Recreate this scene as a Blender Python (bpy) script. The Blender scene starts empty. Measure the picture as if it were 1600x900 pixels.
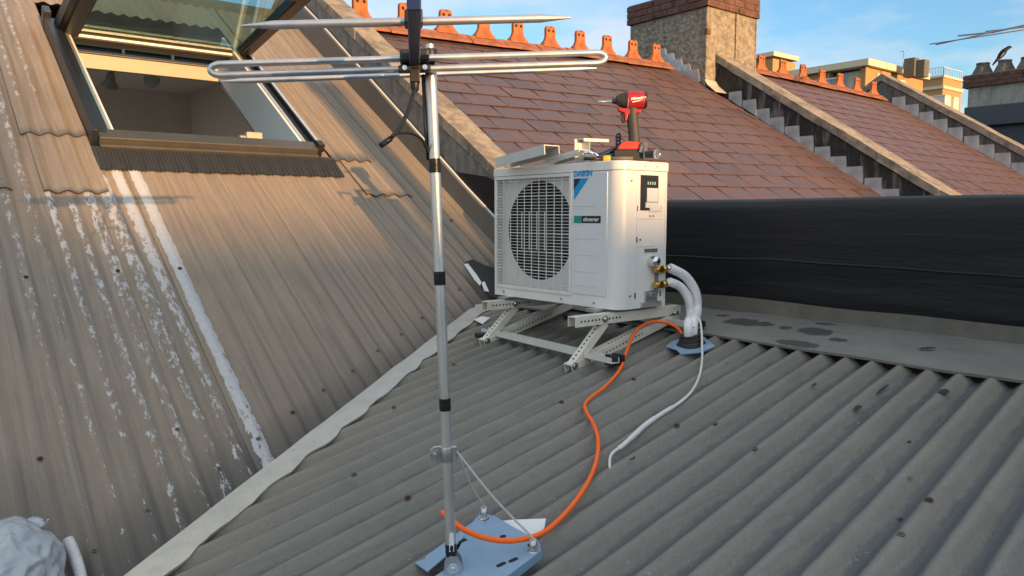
import bpy, bmesh, math, random
from math import sin, cos, tan, pi, radians as R, atan2, hypot
from mathutils import Vector as V, Matrix, noise
random.seed(7)
C = bpy.context.scene.collection
SC = bpy.context.scene

# ------------------------------------------------------------------ camera
PX, PITCH, AX = 1208.0, R(5.5), R(51.3)      # focal length in photo pixels, tilt down, angle of +X right of view
FH = V((cos(AX), sin(AX), 0)); RT = V((sin(AX), -cos(AX), 0)); UPZ = V((0, 0, 1))
FW = FH * cos(PITCH) - UPZ * sin(PITCH); UC = UPZ * cos(PITCH) + FH * sin(PITCH)
cam = bpy.data.cameras.new("camera"); cam.sensor_width = 36; cam.lens = 36 * PX / 1600
cam.clip_start = 0.02; cam.clip_end = 5000
co = bpy.data.objects.new("camera", cam); C.objects.link(co)
m3 = Matrix((RT, UC, -FW)).transposed(); co.matrix_world = m3.to_4x4()
SC.camera = co

# ------------------------------------------------------------------ light
VEIL = (2.55, 2.55, 2.40)
SUN_EL, SUN_AZ = R(4.6), R(-90.0)            # azimuth counted from +X towards +Y: sun low behind the right shoulder
W = bpy.data.worlds.new("World"); SC.world = W; W.use_nodes = True
nt = W.node_tree; nt.nodes.clear()
wo = nt.nodes.new('ShaderNodeOutputWorld'); bg = nt.nodes.new('ShaderNodeBackground')
sky = nt.nodes.new('ShaderNodeTexSky'); sky.sky_type = 'NISHITA'; sky.sun_disc = False
sky.sun_elevation = SUN_EL; sky.sun_rotation = pi / 2 - SUN_AZ
sky.air_density = 1.0; sky.dust_density = 0.4; sky.ozone_density = 3.0
tc = nt.nodes.new('ShaderNodeTexCoord'); mp = nt.nodes.new('ShaderNodeMapping'); mp.inputs['Scale'].default_value = (1.0, 1.0, 3.2); mp.inputs['Location'].default_value = (3.1, 2.2, 1.4)
nz = nt.nodes.new('ShaderNodeTexNoise'); nz.inputs['Scale'].default_value = 3.4; nz.inputs['Detail'].default_value = 7; nz.inputs['Roughness'].default_value = .55
rp = nt.nodes.new('ShaderNodeValToRGB'); rp.color_ramp.elements[0].position = .42; rp.color_ramp.elements[1].position = .60
sep = nt.nodes.new('ShaderNodeSeparateXYZ'); mr = nt.nodes.new('ShaderNodeMapRange')
mr.inputs['From Min'].default_value = .42; mr.inputs['From Max'].default_value = .05; mr.inputs['To Min'].default_value = .05; mr.inputs['To Max'].default_value = .95
mu = nt.nodes.new('ShaderNodeMath'); mu.operation = 'MULTIPLY'
mx = nt.nodes.new('ShaderNodeMix'); mx.data_type = 'RGBA'; mx.inputs[7].default_value = (2.15, 1.98, 1.95, 1)
L = nt.links.new
L(tc.outputs['Generated'], mp.inputs['Vector']); L(mp.outputs['Vector'], nz.inputs['Vector']); L(nz.outputs['Fac'], rp.inputs['Fac'])
L(tc.outputs['Generated'], sep.inputs[0]); L(sep.outputs['Z'], mr.inputs['Value'])
L(rp.outputs['Color'], mu.inputs[0]); L(mr.outputs['Result'], mu.inputs[1])
L(mu.outputs[0], mx.inputs[0]); L(sky.outputs['Color'], mx.inputs[6])
# thin warm cloud veil covering the upper sky and the sunset side, broken by the same noise
def wmath(op, a, b):
    n = nt.nodes.new('ShaderNodeMath'); n.operation = op
    for i, v in ((0, a), (1, b)):
        if hasattr(v, 'links'): L(v, n.inputs[i])
        else: n.inputs[i].default_value = v
    return n.outputs[0]
def wrange(v, a, b):
    n = nt.nodes.new('ShaderNodeMapRange'); n.interpolation_type = 'SMOOTHSTEP'; n.inputs['From Min'].default_value = a; n.inputs['From Max'].default_value = b
    L(v, n.inputs['Value']); return n.outputs[0]
veil = wmath('MAXIMUM', wrange(sep.outputs['Z'], .40, .75), wmath('MULTIPLY', wrange(wmath('ADD', sep.outputs['Y'], wmath('MULTIPLY', sep.outputs['X'], .75)), .0, -.55), wrange(sep.outputs['Z'], -.02, .12)))
veil = wmath('MULTIPLY', veil, wrange(nz.outputs['Fac'], .25, .62))
mv = nt.nodes.new('ShaderNodeMix'); mv.data_type = 'RGBA'; mv.inputs[7].default_value = (VEIL[0], VEIL[1], VEIL[2], 1)
L(veil, mv.inputs[0]); L(mx.outputs[2], mv.inputs[6])
L(mv.outputs[2], bg.inputs['Color']); bg.inputs['Strength'].default_value = 0.15
L(bg.outputs[0], wo.inputs['Surface'])
sl = bpy.data.lights.new("sun", 'SUN'); sl.energy = 2.9; sl.angle = R(0.5); sl.color = (1.0, .56, .22)
so = bpy.data.objects.new("sun", sl); C.objects.link(so)
sd = V((cos(SUN_EL) * cos(SUN_AZ), cos(SUN_EL) * sin(SUN_AZ), sin(SUN_EL)))
so.rotation_euler = sd.to_track_quat('Z', 'Y').to_euler()
vs = SC.view_settings; vs.view_transform = 'Standard'; vs.look = 'None'; vs.gamma = 1; vs.exposure = 1.6
try: vs.use_curve_mapping = False
except Exception: pass

# ------------------------------------------------------------------ surveying helpers
SL = tan(R(32.5)); SA = tan(R(10))
def zB(y, off=0): return -.57 + SL * (y - 3.3) + off
def zA(x): return -.61 + SA * (x - 2.03)
def ray(x, y): return FW + RT * ((x - 800) / PX) + UC * ((450 - y) / PX)
def onX(x, y, X): d = ray(x, y); return d * (X / d.x)
def onY(x, y, Y): d = ray(x, y); return d * (Y / d.y)
def onZ(x, y, z): d = ray(x, y); return d * (z / d.z)
def onB(x, y, off=0):
    d = ray(x, y); return d * ((zB(0, off)) / (d.z - SL * d.y))
def onA(x, y, off=0):
    d = ray(x, y); return d * ((zA(0) + off) / (d.z - SA * d.x))
def atd(x, y, D): d = ray(x, y); return d * (D / hypot(d.x, d.y))

# ------------------------------------------------------------------ mesh helpers
def face(bm, vs_, mi=0):
    try:
        f = bm.faces.new(vs_); f.material_index = mi; return f
    except ValueError: return None
def box(bm, c, s, rot=None, mi=0):
    c = V(c); hx, hy, hz = s[0] / 2, s[1] / 2, s[2] / 2
    rot = rot or Matrix.Identity(3); vv = []
    for z in (-hz, hz):
        for (x, y) in ((-hx, -hy), (hx, -hy), (hx, hy), (-hx, hy)): vv.append(bm.verts.new(c + rot @ V((x, y, z))))
    for q in ((3, 2, 1, 0), (4, 5, 6, 7), (0, 1, 5, 4), (1, 2, 6, 5), (2, 3, 7, 6), (3, 0, 4, 7)): face(bm, [vv[i] for i in q], mi)
    return vv
def frame(d, up=UPZ):
    d = V(d).normalized(); a = d.cross(up)
    if a.length < 1e-4: a = d.cross(V((1, 0, 0)))
    a.normalize(); return d, a, a.cross(d).normalized()
def tube(bm, pts, r, n=10, cap=True, mi=0, flat=1.0, up=UPZ):
    pts = [V(p) for p in pts]; rs = r if isinstance(r, (list, tuple)) else [r] * len(pts); rings = []; a = None
    for i, p in enumerate(pts):
        t = (pts[min(i + 1, len(pts) - 1)] - pts[max(i - 1, 0)])
        if t.length < 1e-9: t = V((0, 0, 1))
        t.normalize()
        if a is None: _, a, b = frame(t, up)
        else:
            a = (a - t * a.dot(t)).normalized()
        b = a.cross(t)
        rings.append([bm.verts.new(p + (a * cos(2 * pi * k / n) + b * sin(2 * pi * k / n) * flat) * rs[i]) for k in range(n)])
    for i in range(len(rings) - 1):
        for k in range(n): 
            f = face(bm, [rings[i][k], rings[i][(k + 1) % n], rings[i + 1][(k + 1) % n], rings[i + 1][k]], mi)
            if f: f.smooth = True
    if cap: face(bm, rings[0][::-1], mi); face(bm, rings[-1], mi)
    return rings
def cyl(bm, p0, p1, r0, r1=None, n=16, mi=0): return tube(bm, [p0, p1], [r0, r0 if r1 is None else r1], n, True, mi)
def lathe(bm, o, d, prof, n=20, mi=0):
    d = V(d).normalized(); o = V(o)
    return tube(bm, [o + d * t for t, r in prof], [max(r, 1e-4) for t, r in prof], n, True, mi)
def prism(bm, poly, ext, mi=0):
    ext = V(ext); a = [bm.verts.new(V(p)) for p in poly]; b = [bm.verts.new(V(p) + ext) for p in poly]; n = len(a)
    face(bm, a[::-1], mi); face(bm, b, mi)
    for i in range(n): face(bm, [a[i], a[(i + 1) % n], b[(i + 1) % n], b[i]], mi)
def spline(pts, sub=8):
    pts = [V(p) for p in pts]; out = []
    for i in range(len(pts) - 1):
        p0 = pts[max(i - 1, 0)]; p1 = pts[i]; p2 = pts[i + 1]; p3 = pts[min(i + 2, len(pts) - 1)]
        for k in range(sub):
            t = k / sub
            out.append(.5 * ((2 * p1) + (p2 - p0) * t + (2 * p0 - 5 * p1 + 4 * p2 - p3) * t * t + (3 * p1 - p0 - 3 * p2 + p3) * t ** 3))
    out.append(pts[-1]); return out
def channel(bm, p0, p1, w, h, t, up=UPZ, mi=0, openup=False):
    """U-section bar from p0 to p1, flanges down (or up)"""
    d, a, b = frame(V(p1) - V(p0), up)
    s = 1 if openup else -1
    prof = [(-w / 2, 0), (w / 2, 0), (w / 2, s * h), (w / 2 - t, s * h), (w / 2 - t, s * t), (-w / 2 + t, s * t), (-w / 2 + t, s * h), (-w / 2, s * h)]
    if s < 0: prof = prof[::-1]
    A = [bm.verts.new(V(p0) + a * u + b * v) for u, v in prof]; B = [bm.verts.new(V(p1) + a * u + b * v) for u, v in prof]; n = len(prof)
    for i in range(n): face(bm, [A[i], A[(i + 1) % n], B[(i + 1) % n], B[i]], mi)
    q = lambda X, *ix: face(bm, [X[i] for i in ix], mi)
    for X in (A, B):
        if s > 0: q(X, 0, 1, 4, 5); q(X, 1, 2, 3, 4); q(X, 0, 5, 6, 7)
        else: q(X, 7, 6, 3, 2); q(X, 6, 5, 4, 3); q(X, 7, 2, 1, 0)
    return d, a, b
def hole(bm, p, nrm, r, mi=1, sx=1.0, d=None):
    nrm = V(nrm).normalized(); _, a, b = frame(nrm)
    if d is not None: a = V(d).normalized(); b = nrm.cross(a)
    o = V(p) + nrm * .0006
    vv = [bm.verts.new(o + a * cos(2 * pi * k / 10) * r * sx + b * sin(2 * pi * k / 10) * r) for k in range(10)]; f = face(bm, vv, mi)

def build(name, bm, mats, parent=None, smooth=None, bevel=0, recalc=True):
    if recalc: bmesh.ops.recalc_face_normals(bm, faces=bm.faces)
    me = bpy.data.meshes.new(name)
    if parent is not None:
        w = parent; off = V((0, 0, 0))
        while w is not None: off += w.location; w = w.parent
        bm.transform(Matrix.Translation(-off))
    bm.to_mesh(me); bm.free()
    for m in (mats if isinstance(mats, (list, tuple)) else [mats]): me.materials.append(m)
    o = bpy.data.objects.new(name, me); C.objects.link(o)
    if parent is not None: o.parent = parent
    if smooth:
        for p in me.polygons: p.use_smooth = True
        me.set_sharp_from_angle(angle=R(smooth))
    if bevel:
        b = o.modifiers.new('bevel', 'BEVEL'); b.width = bevel; b.segments = 2; b.limit_method = 'ANGLE'; b.angle_limit = R(40)
    return o
def tag(o, label, cat, group=None, kind=None):
    o['label'] = label; o['category'] = cat
    if group: o['group'] = group
    if kind: o['kind'] = kind
    return o
def thing(name, loc, label, cat, group=None):
    o = bpy.data.objects.new(name, None); o.location = V(loc); o.empty_display_size = .05; C.objects.link(o)
    return tag(o, label, cat, group)
def struct(name, bm, m, **k):
    o = build(name, bm, m, **k); o['kind'] = 'structure'; return o
def B(): return bmesh.new()

# ------------------------------------------------------------------ materials
class N:
    def __init__(s, name):
        s.m = bpy.data.materials.new(name); s.m.use_nodes = True; s.t = s.m.node_tree; s.p = s.t.nodes['Principled BSDF']
    def new(s, t, **k):
        n = s.t.nodes.new('ShaderNode' + t)
        for a, b in k.items(): setattr(n, a, b)
        return n
    def link(s, a, b): s.t.links.new(a, b)
    def coord(s, scale=(1, 1, 1), rot=(0, 0, 0), src='Object'):
        t = s.new('TexCoord'); m = s.new('Mapping'); m.inputs['Scale'].default_value = scale; m.inputs['Rotation'].default_value = rot
        s.link(t.outputs[src], m.inputs['Vector']); return m.outputs['Vector']
    def noise(s, vec, scale, detail=6, rough=.6, dist=0):
        n = s.new('TexNoise'); n.inputs['Scale'].default_value = scale; n.inputs['Detail'].default_value = detail
        n.inputs['Roughness'].default_value = rough; n.inputs['Distortion'].default_value = dist; s.link(vec, n.inputs['Vector']); return n.outputs['Fac']
    def ramp(s, fac, a, b, c0=(0, 0, 0, 1), c1=(1, 1, 1, 1)):
        r = s.new('ValToRGB'); e = r.color_ramp.elements; e[0].position = a; e[1].position = b; e[0].color = c0; e[1].color = c1
        s.link(fac, r.inputs['Fac']); return r.outputs['Color']
    def mix(s, fac, a, b, bt='MIX'):
        n = s.new('Mix', data_type='RGBA', blend_type=bt)
        for i, v in ((0, fac), (6, a), (7, b)):
            if hasattr(v, 'links'): s.link(v, n.inputs[i])
            else: n.inputs[i].default_value = v if i == 0 else (*v[:3], 1)
        return n.outputs[2]
    def math(s, op, a, b=0):
        n = s.new('Math', operation=op)
        for i, v in ((0, a), (1, b)):
            if hasattr(v, 'links'): s.link(v, n.inputs[i])
            else: n.inputs[i].default_value = v
        return n.outputs[0]
    def attr(s, nm): n = s.new('Attribute', attribute_name=nm); return n.outputs['Fac']
    def color(s, v): 
        if hasattr(v, 'links'): s.link(v, s.p.inputs['Base Color'])
        else: s.p.inputs['Base Color'].default_value = (*v[:3], 1)
    def rough(s, v):
        if hasattr(v, 'links'): s.link(v, s.p.inputs['Roughness'])
        else: s.p.inputs['Roughness'].default_value = v
    def bump(s, h, dist=.01, strength=1):
        n = s.new('Bump'); n.inputs['Distance'].default_value = dist; n.inputs['Strength'].default_value = strength
        s.link(h, n.inputs['Height']); s.link(n.outputs[0], s.p.inputs['Normal'])
def simple(name, c, rough=.5, metal=0, var=.15, scale=20, bump=0, bs=80, spec=.5, c2=None, stretch=(1, 1, 1)):
    n = N(name); v = n.coord(stretch); f = n.noise(v, scale)
    lo = tuple(x * (1 - var) for x in c); hi = c2 or tuple(min(1, x * (1 + var)) for x in c)
    n.color(n.mix(n.ramp(f, .3, .7), lo, hi)); n.p.inputs['Metallic'].default_value = metal
    n.p.inputs['Specular IOR Level'].default_value = spec
    n.rough(n.math('ADD', n.math('MULTIPLY', f, .18), rough - .09))
    if bump: n.bump(n.noise(v, bs), bump)
    return n.m

def m_roof_steep():
    n = N('weathered brown corrugated steel')
    v = n.coord(); big = n.noise(v, 1.3, 5); st = n.noise(n.coord((34, 1.0, 1.0)), 1.5, 6, .65); fine = n.noise(v, 45, 6, .7)
    sep_ = n.new('SeparateXYZ'); t = n.new('TexCoord'); n.link(t.outputs['Object'], sep_.inputs[0])
    base = n.mix(n.ramp(big, .35, .68), (.225, .182, .140), (.275, .222, .168))
    base = n.mix(n.ramp(st, .45, .78), base, (.150, .130, .115))
    xr = n.new('MapRange'); xr.inputs['From Min'].default_value = 1.2; xr.inputs['From Max'].default_value = 2.6; n.link(sep_.outputs['X'], xr.inputs['Value'])
    base = n.mix(n.math('MULTIPLY', xr.outputs[0], .8), base, (.158, .152, .142))
    # rusty patches, dark streaks, pale chalk on the crests
    base = n.mix(n.math('MULTIPLY', n.ramp(n.noise(v, 2.2, 4), .58, .78), .35), base, (.26, .165, .10))
    base = n.mix(n.math('MULTIPLY', n.ramp(n.noise(n.coord((26, .8, .8)), 2.3, 5), .52, .75), .5), base, (.31, .285, .25))
    base = n.mix(n.math('MULTIPLY', n.ramp(fine, .5, .8), .3), base, (.12, .105, .09))
    l1 = n.noise(n.coord((150, 1.1, 1.0)), 1.0, 4, .6); l2 = n.noise(n.coord((120, .9, 3.0)), 1.3, 4, .6); ck = n.noise(v, 70, 4, .7)
    base = n.mix(n.math('MULTIPLY', n.ramp(l1, .62, .68), .5), base, (.36, .32, .27))
    base = n.mix(n.math('MULTIPLY', n.ramp(l2, .62, .70), .55), base, (.10, .088, .08))
    base = n.mix(n.math('MULTIPLY', n.ramp(ck, .64, .72), .35), base, (.33, .30, .26))
    g = n.math('MULTIPLY', n.attr('grime'), n.math('ADD', n.math('MULTIPLY', big, .7), .55))  # 'grime' carries the painted shade from shadeB
    base = n.mix(g, base, (.050, .054, .060))  # shade along the step and round the bag, painted into the colour
    pn = n.noise(n.coord((1, .35, .35)), 55, 5, .75)
    pm = n.ramp(n.math('ADD', n.attr('paint'), n.math('MULTIPLY', n.math('SUBTRACT', pn, .5), 2.3)), .50, .64)
    base = n.mix(n.math('MULTIPLY', pm, .88), base, n.mix(n.noise(v, 30), (.40, .42, .46), (.58, .59, .61)))
    n.color(base); n.rough(n.math('ADD', n.math('MULTIPLY', st, .3), .42)); n.p.inputs['Metallic'].default_value = .0
    n.bump(n.noise(v, 120, 4), .0012); return n.m
def m_roof_low():
    n = N('grey green painted corrugated steel')
    v = n.coord(rot=(0, 0, -R(5.2))); big = n.noise(v, 1.1, 5); st = n.noise(n.coord((1.0, 30, 1.0), rot=(0, 0, -R(5.2))), 1.4, 6, .68)
    fine = n.noise(v, 38, 6, .72)
    base = n.mix(n.ramp(big, .35, .68), (.158, .156, .140), (.195, .191, .170))
    base = n.mix(n.math('MULTIPLY', n.ramp(st, .50, .80), .7), base, (.105, .112, .122))
    base = n.mix(n.math('MULTIPLY', n.ramp(n.noise(n.coord((2.0, 40, 1), rot=(0, 0, -R(5.2))), 1.1, 5), .55, .8), .5), base, (.24, .225, .19))
    base = n.mix(n.math('MULTIPLY', n.ramp(fine, .52, .82), .35), base, (.085, .088, .09))
    base = n.mix(n.math('MULTIPLY', n.ramp(n.noise(v, 3.1, 6, .6, 1.2), .60, .72), .4), base, (.115, .11, .10))
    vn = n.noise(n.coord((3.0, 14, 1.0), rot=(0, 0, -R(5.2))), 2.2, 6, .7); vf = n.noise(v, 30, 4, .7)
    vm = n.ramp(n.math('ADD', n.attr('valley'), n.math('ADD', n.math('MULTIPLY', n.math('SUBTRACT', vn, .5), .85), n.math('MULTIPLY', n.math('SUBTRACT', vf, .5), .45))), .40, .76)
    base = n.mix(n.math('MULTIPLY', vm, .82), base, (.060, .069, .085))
    base = n.mix(n.math('MULTIPLY', n.attr('rust'), .7), base, (.235, .19, .14))
    sp = n.noise(v, 85, 2, .5); base = n.mix(n.math('MULTIPLY', n.ramp(sp, .70, .76), .55), base, (.33, .325, .30))
    sd_ = n.noise(n.coord((40, 70, 60)), 1.0, 3, .6); base = n.mix(n.math('MULTIPLY', n.ramp(sd_, .72, .78), .5), base, (.045, .045, .048))
    rr_ = n.noise(n.coord((1.5, 22, 1.0), rot=(0, 0, -R(5.2))), 1.7, 5, .7); base = n.mix(n.math('MULTIPLY', n.ramp(rr_, .64, .76), .4), base, (.20, .150, .105))
    n.color(base); n.rough(n.math('ADD', n.math('MULTIPLY', fine, .3), .36))
    n.bump(n.math('ADD', n.noise(v, 110, 4), n.noise(v, 14, 3)), .0025); return n.m
def m_slate():
    n = N('purple brown slate'); v = n.coord()
    t = n.attr('tone'); f = n.noise(v, 9, 6, .65)
    base = n.mix(t, (.058, .046, .060), (.114, .069, .066))
    base = n.mix(n.ramp(f, .46, .8), base, (.140, .074, .056))
    base = n.mix(n.math('MULTIPLY', n.attr('edge'), .30), base, (.17, .085, .055))
    base = n.mix(n.math('MULTIPLY', n.ramp(n.noise(v, 60, 3), .66, .74), .5), base, (.42, .38, .33))
    n.color(base); n.rough(n.math('ADD', n.math('MULTIPLY', f, .3), .32)); n.bump(n.noise(v, 40, 5), .003); return n.m
def m_masonry(name, c0, c1, dark, dk=.55, lo=.48, hi=.66, sc=2.2, spots=(.42, .40, .36), st=(5, 5, .7)):
    n = N(name); v = n.coord(); a = n.noise(v, 14, 7, .7); s = n.noise(n.coord(st), sc, 6, .6, .4); big = n.noise(v, 3.0, 6, .62, .6)
    base = n.mix(n.ramp(a, .3, .7), c0, c1)
    base = n.mix(n.math('MULTIPLY', n.ramp(s, lo, hi), dk), base, dark)
    base = n.mix(n.math('MULTIPLY', n.ramp(big, .55, .72), .5), base, tuple(x * .45 for x in c0))
    base = n.mix(n.math('MULTIPLY', n.ramp(n.noise(v, 24, 4), .60, .70), .45), base, spots)
    n.color(base); n.rough(.88); n.bump(n.noise(v, 55, 6, .7), .012); return n.m
def m_roughcast():
    n = N('pebbled cement render'); v = n.coord()
    vo = n.new('TexVoronoi'); vo.inputs['Scale'].default_value = 17; n.link(v, vo.inputs['Vector'])
    a = n.noise(v, 13, 8, .72); s = n.noise(n.coord((3, 3, .6)), 2, 5)
    base = n.mix(n.ramp(a, .36, .6), (.165, .148, .122), (.355, .318, .258))
    base = n.mix(n.math('MULTIPLY', n.ramp(s, .5, .72), .55), base, (.13, .115, .10))
    n.color(base); n.rough(.95)
    n.bump(n.math('ADD', n.math('MULTIPLY', vo.outputs['Distance'], 1.0), a), .035); return n.m
def m_membrane():
    n = N('black bitumen membrane'); v = n.coord((3, .5, 5)); f = n.noise(v, 4, 6, .6, .6); g = n.noise(n.coord((1, .25, 7)), 2.4, 4)
    base = n.mix(n.ramp(f, .4, .75), (.0035, .0045, .0075), (.007, .0085, .013))
    base = n.mix(n.math('MULTIPLY', n.ramp(g, .66, .76), .5), base, (.016, .018, .022))
    n.color(base); n.p.inputs['Specular IOR Level'].default_value = .36; n.rough(n.math('ADD', n.math('MULTIPLY', f, .35), .34)); n.bump(f, .005); return n.m
def m_cap():
    n = N('cream painted flashing'); v = n.coord(); f = n.noise(v, 3, 5); g = n.noise(v, 22, 6, .7); k = n.noise(v, 70, 4, .7)
    sp = n.new('SeparateXYZ'); t = n.new('TexCoord'); n.link(t.outputs['Object'], sp.inputs[0])
    xr = n.new('MapRange'); xr.inputs['From Min'].default_value = .1; xr.inputs['From Max'].default_value = -.9; n.link(sp.outputs['X'], xr.inputs['Value'])
    base = n.mix(xr.outputs[0], (.44, .44, .42), (.53, .50, .42))
    base = n.mix(n.math('MULTIPLY', n.ramp(g, .48, .75), .45), base, (.27, .265, .235))
    base = n.mix(n.math('MULTIPLY', n.ramp(f, .50, .70), .35), base, (.30, .30, .27))
    base = n.mix(n.math('MULTIPLY', n.ramp(k, .62, .72), .6), base, (.16, .14, .115))
    n.color(base); n.rough(n.math('ADD', n.math('MULTIPLY', g, .3), .3)); n.bump(n.noise(v, 9, 4), .004); return n.m
def m_apron():
    n = N('grey painted apron flashing'); v = n.coord(); f = n.noise(v, 4, 6, .65); g = n.noise(v, 26, 6, .7); st = n.noise(n.coord((14, 1.2, 1)), 2.2, 6, .65)
    base = n.mix(n.ramp(f, .35, .7), (.155, .157, .150), (.205, .207, .198))
    base = n.mix(n.math('MULTIPLY', n.ramp(st, .5, .75), .4), base, (.105, .107, .105))
    base = n.mix(n.math('MULTIPLY', n.ramp(g, .58, .75), .45), base, (.27, .268, .255))
    tm = n.ramp(n.math('ADD', n.attr('tar'), n.math('ADD', n.math('MULTIPLY', n.math('SUBTRACT', g, .5), .7), n.math('MULTIPLY', n.math('SUBTRACT', f, .5), .8))), .50, .56)
    base = n.mix(n.math('MULTIPLY', tm, .93), base, n.mix(g, (.030, .031, .036), (.060, .061, .066)))
    n.color(base); n.rough(n.math('ADD', n.math('MULTIPLY', g, .3), .42)); n.bump(n.math('ADD', n.math('MULTIPLY', tm, .6), n.noise(v, 18, 5)), .003); return n.m
def m_glass():
    n = N('tinted double glazing'); n.color((.62, .80, .79)); n.p.inputs['Transmission Weight'].default_value = 1; n.rough(.0); n.p.inputs['IOR'].default_value = 1.5
    return n.m
def m_bag():
    n = N('translucent white plastic film'); v = n.coord(); f = n.noise(v, 14, 5, .6, .8)
    n.color(n.mix(n.ramp(f, .3, .7), (.50, .57, .66), (.68, .73, .80))); n.rough(.24); n.bump(n.noise(n.coord((1, 1, .5)), 11, 3, .5, 1.2), .008)
    n.p.inputs['Transmission Weight'].default_value = .35; n.p.inputs['Subsurface Weight'].default_value = .1; n.p.inputs['Subsurface Radius'].default_value = (.02, .02, .02); return n.m

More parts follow.
